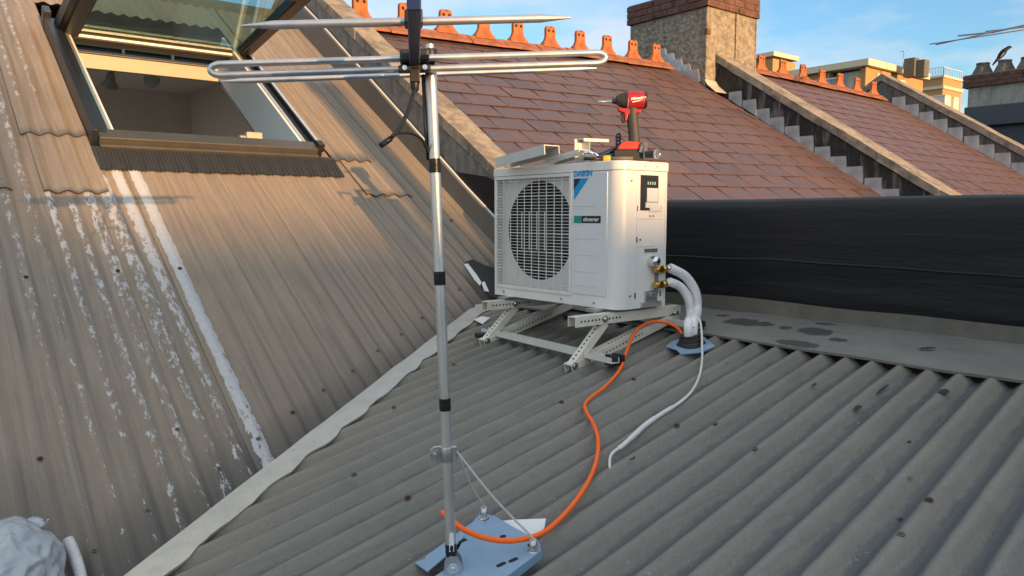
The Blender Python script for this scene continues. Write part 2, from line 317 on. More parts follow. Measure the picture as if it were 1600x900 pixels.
MT = dict(
    roofB=m_roof_steep(), roofA=m_roof_low(), slate=m_slate(),
    masonry=m_masonry('grey weathered render', (.16, .155, .145), (.27, .26, .24), (.05, .05, .05), .5),
    coping=m_masonry('sandy weathered coping', (.24, .205, .165), (.38, .33, .26), (.10, .092, .08), .75, .46, .66, 2.6, (.46, .43, .36), (2.2, 2.2, 2.2)),
    blackwall=m_masonry('sooty black streaked render', (.012, .012, .013), (.038, .037, .036), (.20, .19, .175), .85, .52, .66, 2.2, (.09, .09, .085)),
    sootwall=m_masonry('dark stained render', (.085, .083, .082), (.16, .155, .15), (.035, .035, .036), .7, .48, .62, 2.0, (.19, .185, .17)),
    roughcast=m_roughcast(), membrane=m_membrane(), glass=m_glass(), bag=m_bag(),
    sheetedge=simple('rusty cut sheet edge', (.07, .045, .03), .8), board=simple('grey brown sheet cladding', (.135, .125, .112), .55, 0, .10, 6, .002, 60),
    lead=simple('dull lead flashing', (.44, .45, .47), .5, .1, .4, 3.5, .003, 50),
    joint=simple('dark slate joint', (.022, .016, .016), .9), terracotta=simple('orange terracotta', (.34, .108, .038), .8, 0, .45, 7, .004, 90),
    ridgeclay=simple('weathered terracotta ridge', (.26, .098, .05), .8, 0, .35, 9, .004, 70),
    brick=simple('dark red brick', (.115, .055, .042), .85, 0, .5, 7, .004, 90), mortar=simple('mortar', (.20, .175, .15), .9),
    cap=m_cap(),
    apron=m_apron(),
    kerb=simple('mossy grey upstand', (.125, .122, .105), .6, 0, .2, 9, .002, 50),
    tar=simple('dark tar patch', (.045, .046, .05), .6, 0, .3, 20),
    acwhite=simple('ivory painted steel', (.78, .785, .77), .36, 0, .025, 6, .0002, 200),
    acgrey=simple('pale grey plastic', (.70, .73, .75), .4, 0, .03, 8),
    grille=simple('ivory coated wire', (.74, .745, .73), .4, 0, .03, 10),
    black=simple('matt black plastic', (.012, .012, .013), .45, 0, .2, 30), fan=simple('dark fan blade', (.022, .022, .024), .4),
    blue=simple('sky blue print', (.0, .32, .72), .4, 0, .03), navy=simple('navy print', (.008, .018, .06), .4, 0, .05),
    teal=simple('teal badge', (.01, .30, .24), .4, 0, .05), whiteprint=simple('white print', (.8, .8, .8), .5, 0, .02),
    brass=simple('brass', (.62, .38, .10), .28, 1, .15, 40), chrome=simple('bright chrome', (.75, .76, .77), .18, 1, .05, 30),
    galv=simple('galvanised steel', (.52, .54, .56), .36, .9, .18, 35, .0005, 90),
    alu=simple('brushed aluminium', (.70, .71, .71), .42, .9, .10, 25, .0004, 120, stretch=(1, 1, .3)),
    rodalu=simple('dull aluminium rod', (.56, .58, .62), .42, .85, .10, 25), blueplate=simple('blue grey coated plate', (.215, .345, .50), .45, .1, .08, 14, .0004, 100),
    stand=simple('cream powder coated steel', (.70, .68, .60), .42, 0, .10, 14, .0005, 120), dark=simple('dark slot', (.01, .01, .01), .8),
    offcut=simple('pale grey coated offcut', (.56, .58, .56), .42, 0, .08, 14), standwhite=simple('pale coated bar', (.62, .63, .62), .42, 0, .1, 14),
    seam=simple('dusty seam', (.008, .0095, .014), .6, 0, .5, 14), rubber=simple('black rubber', (.016, .016, .017), .6, 0, .3, 40, .001, 80),
    orange=simple('orange conduit', (.98, .15, .016), .45, 0, .02, 30, spec=.3), whitepipe=simple('white pipe insulation', (.76, .77, .80), .5, 0, .05, 40, .0008, 70),
    cablewhite=simple('white cable', (.62, .62, .63), .4, 0, .08, 30), tape=simple('black tape', (.010, .010, .011), .35, 0, .2, 40),
    red=simple('red moulded plastic', (.30, .012, .022), .38, 0, .12, 30), redbright=simple('bright red plastic', (.52, .035, .022), .4, 0, .1, 30),
    gunmetal=simple('dark rubber grip', (.026, .029, .033), .6, 0, .2, 60, .0006, 160), yellow=simple('yellow plastic', (.75, .42, .01), .4),
    boomblue=simple('navy painted boom', (.012, .035, .12), .35, .2, .15, 20),
    paper=simple('white paper', (.72, .74, .78), .7, 0, .05, 9), bolt=simple('zinc bolt', (.55, .55, .53), .3, 1, .1, 60),
    rustbolt=simple('rusty screw', (.085, .042, .028), .7, .3, .35, 60), greyscrew=simple('dull roof screw', (.13, .125, .11), .55, .2, .2, 60),
    frame=simple('dark grey cladding', (.022, .027, .036), .38, .3, .12, 12), darkrail=simple('dark bronze rail', (.06, .055, .05), .5, .1, .12, 10), framebrown=simple('bronze grey cladding', (.072, .068, .064), .42, .3, .12, 10),
    pleat=simple('pleated grey apron', (.040, .044, .050), .5, .2, .12, 18), reveal=simple('white reveal', (.62, .66, .68), .6, 0, .05, 6),
    cream=simple('cream painted pine', (.33, .305, .25), .5, 0, .06, 10), room=simple('brown room lining', (.66, .58, .50), .8, 0, .05, 4),
    spot=simple('dull lamp housing', (.34, .33, .30), .4, .3), leaf=simple('dark dead leaf', (.018, .017, .016), .7, 0, .3, 60),
    chip=simple('rust flake', (.15, .055, .035), .7, 0, .3, 60),
    ochre=simple('ochre brick', (.36, .225, .10), .85, 0, .10, 3), fascia=simple('cream fascia', (.60, .52, .38), .7, 0, .04, 3),
    pane=simple('window pane', (.16, .21, .25), .12, 0, .25, .6), curtain=simple('pale blind', (.55, .56, .55), .6, 0, .1, 1),
    railing=simple('white railing', (.62, .62, .60), .5), navyclad=simple('slate blue cladding', (.040, .052, .070), .45, 0, .10, 2),
    pot=simple('grey chimney pot', (.11, .105, .09), .85, 0, .35, 8, .01, 30), paleblock=m_masonry('pale green grey render', (.24, .25, .225), (.36, .37, .33), (.13, .135, .12), .5),
    magpie=simple('glossy black plumage', (.006, .007, .010), .6, 0, .3, 40, spec=.2), magwhite=simple('white feather', (.55, .55, .55), .6), ground=simple('bitumen ground', (.06, .06, .058), .9, 0, .3, .4),
    farbrick=simple('brown brick of unseen blockers', (.22, .14, .10), .9), antgrey=simple('weathered aerial tube', (.33, .33, .34), .45, .7),
)

# ------------------------------------------------------------------ ground
bm = B(); q = [bm.verts.new(p) for p in ((-900, -900, -7.5), (900, -900, -7.5), (900, 900, -7.5), (-900, 900, -7.5))]; face(bm, q)
struct('ground', bm, MT['ground'])

# ------------------------------------------------------------------ steep corrugated roof (left)
PB, AB = .0875, .0085
RIDGE_Y = 7.0
NB = V((0, -sin(R(32.5)), cos(R(32.5))))
roofB = thing('corrugated_roof', (1.2, 3.0, zB(3.0)), 'steep brown corrugated steel roof with peeling white paint streaks, carrying the open roof window', 'roof', )
ccap0, ccap1 = V((.507, 1.952, 0)), V((2.262, 3.16, 0)); capd = (ccap1 - ccap0).normalized(); capn = V((-capd.y, capd.x, 0))
STREAK = [  # crest x, half width, y from, y to, strength from, strength to
    (.075, .014, 4.2, 7.2, .30, .52), (.163, .016, 3.9, 7.2, .32, .60), (.25, .017, 3.7, 7.2, .34, .66), (.338, .017, 3.6, 7.2, .30, .60), (.425, .018, 3.4, 7.2, .36, .74), (.512, .018, 3.5, 7.2, .36, .70), (.425, .014, 2.3, 3.5, .20, .34), (.512, .014, 2.5, 3.6, .30, .36),
    (.60, .015, 3.2, 4.36, .36, .68), (.688, .015, 3.3, 4.25, .36, .64), (.60, .014, 2.4, 3.3, .24, .42), (.688, .016, 2.3, 3.4, .34, .50), (.775, .026, 3.1, 4.36, .36, .58), (.775, .017, 2.4, 3.2, .30, .48), (.862, .032, 3.2, 4.5, .42, .66), (.862, .018, 2.5, 3.3, .34, .46),
    (.950, .025, 3.55, 4.75, .60, 1.05), (.950, .020, 2.5, 3.6, .36, .52), (1.040, .027, 2.62, 4.75, .72, 1.1), (1.043, .022, 2.40, 2.7, .40, .5),
    (.60, .013, 5.0, 7.0, .36, .58), (.688, .013, 5.1, 7.0, .36, .56), (.775, .012, 5.3, 7.0, .30, .55)]
def paintB(x, y):
    p = 0
    for c, h, a, b, s0, s1 in STREAK:
        d = abs(x - c) / h
        if d < 1.35 and a - .25 < y < b + .05:
            e = min(1, max(0, (1.35 - d) / .5)) * min(1, max(0, (y - a + .25) / .4)) * min(1, max(0, (b + .05 - y) / .06))
            t = min(1, max(0, (y - a) / (b - a))); p = max(p, e * (s0 + (s1 - s0) * t))
    return p
def shadeB(x, y):  # painted shade: dark band along the step, dark oval round the bag
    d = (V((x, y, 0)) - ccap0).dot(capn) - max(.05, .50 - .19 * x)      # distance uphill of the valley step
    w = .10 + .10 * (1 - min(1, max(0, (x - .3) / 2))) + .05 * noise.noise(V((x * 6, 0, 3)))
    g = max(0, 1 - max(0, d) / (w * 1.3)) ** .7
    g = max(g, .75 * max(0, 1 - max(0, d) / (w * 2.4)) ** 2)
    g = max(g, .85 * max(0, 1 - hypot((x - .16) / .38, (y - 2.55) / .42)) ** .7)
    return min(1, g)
def sheetB(x0, x1, y0, y1, off=0, ny=70, par=roofB, name='roofing_sheet', scallop=0, lip=.0):
    bm = B(); nx = max(4, int(round((x1 - x0) / PB * 14)))
    lp = bm.verts.layers.float.new('paint'); lg = bm.verts.layers.float.new('grime'); g = []  # 'grime' layer holds the painted shade
    for j in range(ny + 1):
        row = []
        for i in range(nx + 1):
            x = x0 + (x1 - x0) * i / nx; y = y0 + (y1 - y0) * j / ny
            h = AB * cos(2 * pi * (x - .425) / PB) + off + .003 * noise.noise(V((x * 2.3, y * 2.0, 1)))
            if scallop: h += scallop * max(0, 1 - (y - y0) / .25)
            p = V((x, y, zB(y))) + NB * h; v = bm.verts.new(p)
            v[lp] = paintB(x, y) if name == 'roofing_sheet' or y0 > 4.8 else 0; v[lg] = shadeB(x, y); row.append(v)
        g.append(row)
    for j in range(ny):
        for i in range(nx):
            f = face(bm, [g[j][i], g[j][i + 1], g[j + 1][i + 1], g[j + 1][i]]); f.smooth = True
    if lip:
        for (row, mi) in ((g[0], 1), ([q_[0] for q_ in g], 1), ([q_[-1] for q_ in g], 1)):
            lo_ = []
            for v in row:
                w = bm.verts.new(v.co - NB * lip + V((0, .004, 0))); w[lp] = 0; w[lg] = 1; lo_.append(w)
            for i in range(len(row) - 1): face(bm, [row[i], row[i + 1], lo_[i + 1], lo_[i]], mi)
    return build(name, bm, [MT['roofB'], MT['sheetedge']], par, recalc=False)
WX0, WX1, WY0, WY1 = .89, 2.19, 4.76, 6.55           # opening of the roof window
S1, S2 = .905, 1.0
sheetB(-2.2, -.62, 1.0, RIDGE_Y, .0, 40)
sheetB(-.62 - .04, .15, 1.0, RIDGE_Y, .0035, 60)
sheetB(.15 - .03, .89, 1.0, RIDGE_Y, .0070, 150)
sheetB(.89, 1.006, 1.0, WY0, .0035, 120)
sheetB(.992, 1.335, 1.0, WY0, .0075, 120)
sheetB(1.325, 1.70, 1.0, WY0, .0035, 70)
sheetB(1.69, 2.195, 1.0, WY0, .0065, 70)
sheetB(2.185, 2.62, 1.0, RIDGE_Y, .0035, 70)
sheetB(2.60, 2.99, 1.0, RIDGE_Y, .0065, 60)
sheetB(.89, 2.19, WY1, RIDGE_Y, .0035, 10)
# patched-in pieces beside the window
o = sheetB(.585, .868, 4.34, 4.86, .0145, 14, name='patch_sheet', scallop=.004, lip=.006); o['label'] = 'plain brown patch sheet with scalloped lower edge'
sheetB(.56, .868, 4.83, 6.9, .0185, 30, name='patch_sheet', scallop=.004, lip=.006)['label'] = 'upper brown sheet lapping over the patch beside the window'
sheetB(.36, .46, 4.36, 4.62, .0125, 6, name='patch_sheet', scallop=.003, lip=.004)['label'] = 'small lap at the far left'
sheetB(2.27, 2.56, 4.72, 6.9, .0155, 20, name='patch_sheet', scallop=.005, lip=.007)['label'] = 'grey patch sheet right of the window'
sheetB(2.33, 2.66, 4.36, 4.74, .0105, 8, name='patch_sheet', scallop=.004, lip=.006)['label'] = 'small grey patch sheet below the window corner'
# rear loft, unseen, added with open back and left side to light the attic
bm = B(); zr = zB(RIDGE_Y)
box(bm, (1.54, RIDGE_Y + 1.5, zr - .08), (2.86, 3.0, .14))
for x in (2.972,): box(bm, (x, RIDGE_Y + 1.5, zr - 4.2), (.04, 3.0, 8.1))
box(bm, (1.52, RIDGE_Y + 2.98, zr - .46), (2.8, .05, .62)); box(bm, (1.52, RIDGE_Y + 2.98, -4.4), (2.8, .05, 7.6))
build('unseen_loft', bm, MT['board'], roofB)
bm = B(); cyl(bm, (-2.2, RIDGE_Y, zr), (2.98, RIDGE_Y, zr), .06, n=14); build('ridge_cap', bm, MT['board'], roofB)

def screw_mesh(name, mat, r=.0085):
    bm = B(); cyl(bm, (0, 0, 0), (0, 0, .0022), r * 1.35, n=12); cyl(bm, (0, 0, .002), (0, 0, .0065), r * .75, r * .6, n=6)
    bmesh.ops.recalc_face_normals(bm, faces=bm.faces); me = bpy.data.meshes.new(name); bm.to_mesh(me); bm.free(); me.materials.append(mat); return me
SCREW = screw_mesh('roof_screw', MT['greyscrew'], .0066); RUST = screw_mesh('roof_screw_rusty', MT['rustbolt'], .007)
def put_screw(P, nrm, parent, rusty=False):
    o = bpy.data.objects.new('roof_screw', RUST if rusty else SCREW); C.objects.link(o); o.parent = parent
    o.location = P - parent.location; o.rotation_euler = nrm.to_track_quat('Z', 'Y').to_euler()
    if rusty: o['label'] = 'rusty roof screw'
def crestB(x, y, rusty=False):
    k = round((x - .425) / PB); x = .425 + k * PB
    put_screw(V((x, y, zB(y))) + NB * (AB + .0085), NB, roofB, rusty)
for (x, y, ru) in ((30, 434, 1), (177, 424, 1), (279, 420, 1), (85, 713, 1), (163, 855, 0), (250, 792, 0), (324, 735, 0), (258, 674, 0), (390, 688, 0), (447, 646, 1), (500, 609, 0), (546, 579, 0),
                   (588, 548, 0), (625, 522, 0), (660, 496, 0), (5, 282, 1), (66, 282, 1), (99, 282, 1), (131, 282, 1), (70, 188, 1), (100, 188, 1), (707, 345, 1), (718, 452, 0), (505, 213, 1), (530, 216, 1)):
    p = onB(x, y, .012); crestB(p.x, p.y, bool(ru))

# ------------------------------------------------------------------ low corrugated roof (right foreground)
PA, AA, TA = .0915, .0145, R(5.3)
roofA = thing('corrugated_roof', (1.3, 1.0, zA(1.3)), 'low grey corrugated steel roof in the foreground that carries the condenser and aerial', 'roof')
eu = V((cos(TA), sin(TA), SA * cos(TA))); ev = V((-sin(TA), cos(TA), -SA * sin(TA)))
NA = eu.cross(ev).normalized(); O_A = V((2.03, 0, -.61))
def hA(x, y):
    d = V((x - 2.03, y, 0)); vv = -d.x * sin(TA) + d.y * cos(TA); return AA * cos(2 * pi * (vv - .012) / PA)
def sheetA(v0, v1, off, name='roofing_sheet'):
    bm = B(); lr = bm.verts.layers.float.new('rust'); lv = bm.verts.layers.float.new('valley'); nv = int(round((v1 - v0) / PA * 16)); nu = 60; u0, u1 = -5.2, 1.2; g = []
    for i in range(nv + 1):
        v = v0 + (v1 - v0) * i / nv; row = []
        for j in range(nu + 1):
            u = u0 + (u1 - u0) * j / nu
            h = AA * cos(2 * pi * (v - .012) / PA) + off + .0045 * noise.noise(V((u * 1.7, v * 2.5, 9))) + .0026 * noise.noise(V((u * 6, v * 14, 2)))
            p = O_A + eu * u + ev * v + NA * h; w = bm.verts.new(p)
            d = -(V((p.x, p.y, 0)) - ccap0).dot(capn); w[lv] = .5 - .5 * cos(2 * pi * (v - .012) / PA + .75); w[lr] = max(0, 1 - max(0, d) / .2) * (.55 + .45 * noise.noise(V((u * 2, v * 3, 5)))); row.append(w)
        g.append(row)
    for i in range(nv):
        for j in range(nu):
            f = face(bm, [g[i][j], g[i][j + 1], g[i + 1][j + 1], g[i + 1][j]]); f.smooth = True
    geom = lambda: bm.verts[:] + bm.edges[:] + bm.faces[:]
    bmesh.ops.bisect_plane(bm, geom=geom(), plane_co=(2.60, 0, 0), plane_no=(1, 0, 0), clear_outer=True)
    bmesh.ops.bisect_plane(bm, geom=geom(), plane_co=ccap0 + capn * .07, plane_no=capn, clear_outer=True)
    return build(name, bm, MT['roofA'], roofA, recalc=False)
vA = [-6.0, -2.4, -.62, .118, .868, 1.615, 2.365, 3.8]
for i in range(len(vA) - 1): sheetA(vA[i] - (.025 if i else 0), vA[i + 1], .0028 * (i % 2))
def crestA(x, y, rusty=False):
    d = V((x - 2.03, y, 0)); vv = -d.x * sin(TA) + d.y * cos(TA); uu = d.x * cos(TA) + d.y * sin(TA)
    vv = .012 + PA * round((vv - .012) / PA); put_screw(O_A + eu * uu + ev * vv + NA * (AA + .003), NA, roofA, rusty)
for (x, y, ru) in ((893, 634, 1), (1067, 669, 1), (638, 780, 1), (1419, 777, 1), (549, 741, 0), (1175, 702, 0), (1405, 837, 0), (613, 637, 0), (711, 571, 0), (989, 595, 1), (1125, 665, 0)):
    p = onA(x, y, .012); crestA(p.x, p.y, bool(ru))
# cream capping where the low roof steps down to the steep one: scribed to the corrugations below, folded down on the far side
bm = B(); n = 260; t0, t1 = -1.3, (ccap1 - ccap0).length + .42; rows = []
for i in range(n + 1):
    t = t0 + (t1 - t0) * i / n; c = ccap0 + capd * t
    wave = .007 * sin(2 * pi * t / .235 + .9 + .5 * noise.noise(V((t * 3, 7, 7)))) + .006 * noise.noise(V((t * 5, 1, 1))) + .008 * noise.noise(V((t * 1.5, 4, 1)))
    lo = c - capn * wave; up = c + capn * (.090 + .003 * noise.noise(V((t * 4, 8, 2))))
    zl = zA(lo.x) + .016 + .35 * max(0, hA(lo.x, lo.y)) ; zu = zA(up.x) + .032 + .002 * noise.noise(V((t * 6, 5, 2)))
    md = c + capn * .045
    rows.append([bm.verts.new((lo.x + capn.x * .004, lo.y + capn.y * .004, zl - .010)), bm.verts.new((lo.x, lo.y, zl)), bm.verts.new((md.x, md.y, zA(md.x) + .029 + .0028 * noise.noise(V((t * 7, 2, 2))))), bm.verts.new((up.x, up.y, zu)),
                 bm.verts.new((up.x + capn.x * .006, up.y + capn.y * .006, zu - .008)), bm.verts.new((up.x + capn.x * .008, up.y + capn.y * .008, zu - .32))])
for i in range(n):
    for k in range(5): face(bm, [rows[i][k], rows[i + 1][k], rows[i + 1][k + 1], rows[i][k + 1]])
build('valley_capping', bm, MT['cap'], roofA, smooth=25)
# flat apron flashing along the top of the low roof, and the upstand behind it
TAR = []
for (x, y, rx, ry) in ((1160, 505, .060, .10), (1195, 508, .035, .05), (1228, 513, .028, .035), (1272, 518, .055, .085), (1245, 537, .040, .095), (1310, 532, .022, .045), (1130, 494, .02, .04), (1290, 505, .03, .05)):
    p = onA(x, y, .024); TAR.append((p.x, p.y, rx, ry))
bm = B(); lt = bm.verts.layers.float.new('tar'); n = 560; rows = []; NX = 26
for i in range(n + 1):
    y = -3.2 + 6.9 * i / n; w = .0022 * sin(y * 11) + .004 * noise.noise(V((y * 2.2, 3, 0)))
    xl = 2.575 + .004 * noise.noise(V((y * 3, 0, 7))); r = []
    for j in range(-1, NX + 1):
        t = max(0, j) / NX; x = xl + (2.929 - xl) * t
        z = zA(x) + .0235 + .003 * t * (1 - t) * 4 - .006 * max(0, t - .8) * 5 + w + .0025 * noise.noise(V((x * 9, y * 4, 2)))
        if j < 0: x += .002; z -= .0095
        v = bm.verts.new((x, y, z)); q = 0
        for (tx, ty, rx, ry) in TAR: q = max(q, 1.06 - .62 * hypot((x - tx) / rx, (y - ty) / ry))
        v[lt] = max(0, q); r.append(v)
    rows.append(r)
for i in range(n):
    for k in range(NX + 1): f = face(bm, [rows[i][k], rows[i + 1][k], rows[i + 1][k + 1], rows[i][k + 1]]); f.smooth = True
apron = build('apron_flashing', bm, MT['apron'], roofA, smooth=40)
bm = B(); box(bm, (2.955, .25, -.44), (.05, 6.9, .16)); build('upstand', bm, MT['kerb'], roofA)

# ------------------------------------------------------------------ black membrane-covered parapet wall
par = thing('parapet_wall', (3.06, .3, -.5), 'long low wall wrapped in wrinkled black bitumen membrane behind the condenser', 'wall')
bm = B(); n = 150; prof = [(2.936, -.392), (2.930, -.37), (2.927, -.30), (2.924, -.2), (2.924, -.1), (2.926, -.02), (2.935, .03), (2.955, .056), (2.99, .066), (3.06, .067), (3.14, .064), (3.18, .05), (3.195, .01), (3.2, -.1), (3.2, -.6)]
# finer profile
pf = []
for i in range(len(prof) - 1):
    for k in range(3): a, b = prof[i], prof[i + 1]; pf.append((a[0] + (b[0] - a[0]) * k / 3, a[1] + (b[1] - a[1]) * k / 3))
pf.append(prof[-1]); rows = []
for i in range(n + 1):
    y = -3.2 + 6.95 * i / n; r = []
    for x, z in pf:
        d = .009 * noise.noise(V((y * .7, z * 13, 1))) + .004 * noise.noise(V((y * 2.2, z * 26, 4)))
        d *= .18 + .95 * min(1, max(0, (-.12 - z) / .14))
        dz = .010 * noise.noise(V((y * .8, 0, 8))) if z > -.05 else 0
        r.append(bm.verts.new((x - d if x < 3.05 else x + d, y, z + dz + (.012 * noise.noise(V((y * 1.3, 9, 9))) if z < -.36 else 0))))
    rows.append(r)
for i in range(n):
    for k in range(len(pf) - 1): face(bm, [rows[i][k], rows[i][k + 1], rows[i + 1][k + 1], rows[i + 1][k]])
memb = build('membrane', bm, MT['membrane'], par, smooth=60)
bm = B(); rows = []
for i in range(121):
    y = -3.2 + 6.9 * i / 120; zz = -.205 + .012 * noise.noise(V((y * .8, 3, 3))) + .004 * noise.noise(V((y * 4, 3, 3)))
    rows.append([bm.verts.new((2.9225, y, zz - .006)), bm.verts.new((2.9165, y, zz - .001)), bm.verts.new((2.9225, y, zz + .004))])
for i in range(120):
    for k in range(2): face(bm, [rows[i][k], rows[i + 1][k], rows[i + 1][k + 1], rows[i][k + 1]])
build('lap_seam', bm, MT['seam'], memb, smooth=60)
bm = B(); box(bm, (3.075, .3, -2.0), (.2, 6.9, 3.96)); build('wall_core', bm, MT['farbrick'], par)
# loose end of membrane lapped onto the roof beside the condenser
bm = B(); pl = [onB(x, y, .03) for x, y in ((726, 411), (738, 406), (756, 415), (790, 425), (790, 474), (762, 462), (748, 440))]
prism(bm, pl, NB * .006); fl = build('membrane_offcut', bm, MT['rubber'], smooth=30)
tag(fl, 'torn black membrane offcut lying on the steep roof left of the condenser', 'offcut')
bm = B(); prism(bm, [onB(x, y, .042) for x, y in ((725, 413), (731, 412), (745, 430), (752, 441), (750, 447), (741, 437))], NB * .002); prism(bm, [onB(x, y, .042) for x, y in ((752, 442), (757, 440), (764, 456), (757, 455))], NB * .002)
build('white_backing', bm, MT['paper'], fl)

# ------------------------------------------------------------------ party wall between the two roofs
def wall_profile(y0, y1, ym, zt0, zbot, run=4.0):
    """outline in (y, z): low end, up the slope to the peak, down the rear"""
    return [(y0, zbot), (y0, zt0), (ym, zt0 + (ym - y0) * SL), (ym + run, zt0 + (ym - y0) * SL - run * SL), (ym + run, zbot)]
def coping_mesh(bm, x0, x1, y0, ym, ztop0, th, run, seg=.62):
    """sloping coping in separate cast lengths"""
    L_ = (ym - y0); k = max(1, int(L_ / seg))
    for i in range(k):
        a = y0 + L_ * i / k; b = y0 + L_ * (i + 1) / k - .006; dx = random.uniform(-.006, .006); dz = random.uniform(-.004, .004)
        za = ztop0 + (a - y0) * SL + dz; zb_ = ztop0 + (b - y0) * SL + dz
        prism(bm, [(x0 + dx, a, za), (x0 + dx, b, zb_), (x0 + dx, b, zb_ - th), (x0 + dx, a, za - th)], (x1 - x0, 0, 0))
    bmesh.ops.subdivide_edges(bm, edges=bm.edges[:], cuts=5, use_grid_fill=True)
    for v in bm.verts:
        p = v.co; v.co = p + V((.010 * noise.noise(p * 5), .0, .008 * noise.noise(p * 4 + V((9, 0, 0))))) + V((noise.noise(p * 17), 0, noise.noise(p * 19))) * .004
    zt = ztop0 + L_ * SL
    prism(bm, [(x0, ym, zt), (x0, ym + run, zt - run * SL), (x0, ym + run, zt - run * SL - th), (x0, ym, zt - th)], (x1 - x0, 0, 0))
PW = thing('party_wall', (3.1, 5.3, .6), 'rendered party wall with sandy sloping coping between brown roof and slate roof, nearest of three', 'wall')
cy0 = 3.86; cz0 = zB(cy0) + .475
bm = B(); pr = wall_profile(cy0 + .02, 9, RIDGE_Y, cz0 - .075, -1.2)
prism(bm, [(3.003, y, z) for y, z in pr], (.19, 0, 0)); build('wall_body', bm, MT['masonry'], PW)
bm = B(); coping_mesh(bm, 2.992, 3.215, cy0, RIDGE_Y, cz0, .075, 4); build('coping', bm, MT['coping'], PW, smooth=40)
# tarred foot of the wall where it meets the black parapet
bm = B(); prism(bm, [(2.985, 3.6, -.45), (2.985, 3.6, -.02), (2.985, 3.84, zB(3.84) + .40), (2.985, 4.0, zB(4.0) + .36), (2.985, 4.35, zB(4.35) + .18), (2.985, 3.95, -.2)], (.016, 0, 0)); build('tarred_foot', bm, MT['membrane'], PW)
# sheet cladding with turned top edge
bm = B(); n = 40; rows = []
for i in range(n + 1):
    y = 3.2 + (RIDGE_Y - 3.2) * i / n; w = .003 * noise.noise(V((y * 3, 0, 0))); h = .165 + .085 * min(1, max(0, (y - 4.2) / 2.2))
    rows.append([bm.verts.new((2.955 + w, y, zB(y) - .02)), bm.verts.new((2.960 + w, y, zB(y) + h)), bm.verts.new((2.996, y, zB(y) + h + .012))])
for i in range(n):
    for k in range(2): face(bm, [rows[i][k], rows[i + 1][k], rows[i + 1][k + 1], rows[i][k + 1]])
clad = build('cladding', bm, MT['board'], PW)
bm = B(); tube(bm, [V((2.978, y_, zB(y_) + .172 + .085 * min(1, max(0, (y_ - 4.2) / 2.2)))) for y_ in [3.7 + .1 * i for i in range(33)]], .0075, 6); build('sealant_bead', bm, MT['reveal'], clad)

# ------------------------------------------------------------------ slate roofs
def slate_roof(root, P00, P10, P11, P01, rows_, wid, seed):
    """quad given lower-left, lower-right, upper-right, upper-left; slates laid in half-bond courses"""
    rnd = random.Random(seed); bm = B(); lt = bm.verts.layers.float.new('tone'); le = bm.verts.layers.float.new('edge')
    nrm = (P10 - P00).cross(P01 - P00).normalized()
    if nrm.z < 0: nrm = -nrm
    def at(u, v): return (P00 * (1 - u) + P10 * u) * (1 - v) + (P01 * (1 - u) + P11 * u) * v
    width = (P10 - P00).length; k = int(width / wid) + 2
    for r in range(rows_ + 1):
        v0 = r / rows_; v1 = min(1.0, (r + 1.25) / rows_)
        if v0 >= 1: break
        for c in range(-1, k):
            j = (.5 if r % 2 else 0); u0 = (c + j + rnd.uniform(-.02, .02)) * wid / width; u1 = (c + 1 + j) * wid / width - rnd.uniform(.008, .015) / width
            u0, u1 = max(0, u0), min(1, u1)
            if u1 - u0 < .004: continue
            dv = rnd.uniform(-.018, .018) / rows_; t = min(1, max(0, rnd.gauss(.5, .2) + (at(u0, v0).x - 5.8) * .12))
            lift = .0125 + rnd.uniform(0, .004); tl = rnd.uniform(-.0025, .0025)
            a, b = at(u0, v0 + dv), at(u1, v0 + dv); c_, d_ = at(u1, v1), at(u0, v1)
            em = at(u0, v0 + dv + .10 / rows_), at(u1, v0 + dv + .10 / rows_)
            vs_ = [bm.verts.new(a + nrm * (lift + tl)), bm.verts.new(b + nrm * (lift - tl)), bm.verts.new(em[1] + nrm * (lift - tl - .0013)), bm.verts.new(em[0] + nrm * (lift + tl - .0013)), bm.verts.new(c_ + nrm * .003), bm.verts.new(d_ + nrm * .003),
                   bm.verts.new(a + nrm * (lift + tl - .0065)), bm.verts.new(b + nrm * (lift - tl - .0065))]
            for q_ in vs_: q_[lt] = t
            for q_ in (vs_[0], vs_[1], vs_[6], vs_[7]): q_[le] = rnd.uniform(.3, 1)
            face(bm, [vs_[0], vs_[1], vs_[2], vs_[3]]); face(bm, [vs_[3], vs_[2], vs_[4], vs_[5]]); face(bm, [vs_[6], vs_[7], vs_[1], vs_[0]])
            ug = min(1, u1 + .016 / width); ve = min(1, (r + .96) / rows_)
            if ug > u1: face(bm, [bm.verts.new(at(*q_) + nrm * (lift - .0045)) for q_ in ((u1, v0 + .01 / rows_), (ug, v0 + .01 / rows_), (ug, ve), (u1, ve))], 1)  # dark strip in each gap stands in for shadow and dirt
            face(bm, [vs_[6], vs_[0], vs_[3], vs_[5]]); face(bm, [vs_[1], vs_[7], vs_[4], vs_[2]])
    build('slates', bm, [MT['slate'], MT['joint']], root, recalc=False)
    bm = B(); q_ = [bm.verts.new(p - nrm * .012) for p in (P00, P10, P11, P01)]; face(bm, q_)
    back = V((P11 - P10).xyz); bk = V((-back.x, back.y, -back.z)) ; 
    q2 = [bm.verts.new(p) for p in (P01 + V((0, .03, -.03)), P11 + V((0, .03, -.03)), P11 + V((0, 4, -4 * SL)), P01 + V((0, 4, -4 * SL)))]; face(bm, q2)
    build('roof_deck', bm, MT['dark'], root, recalc=False)
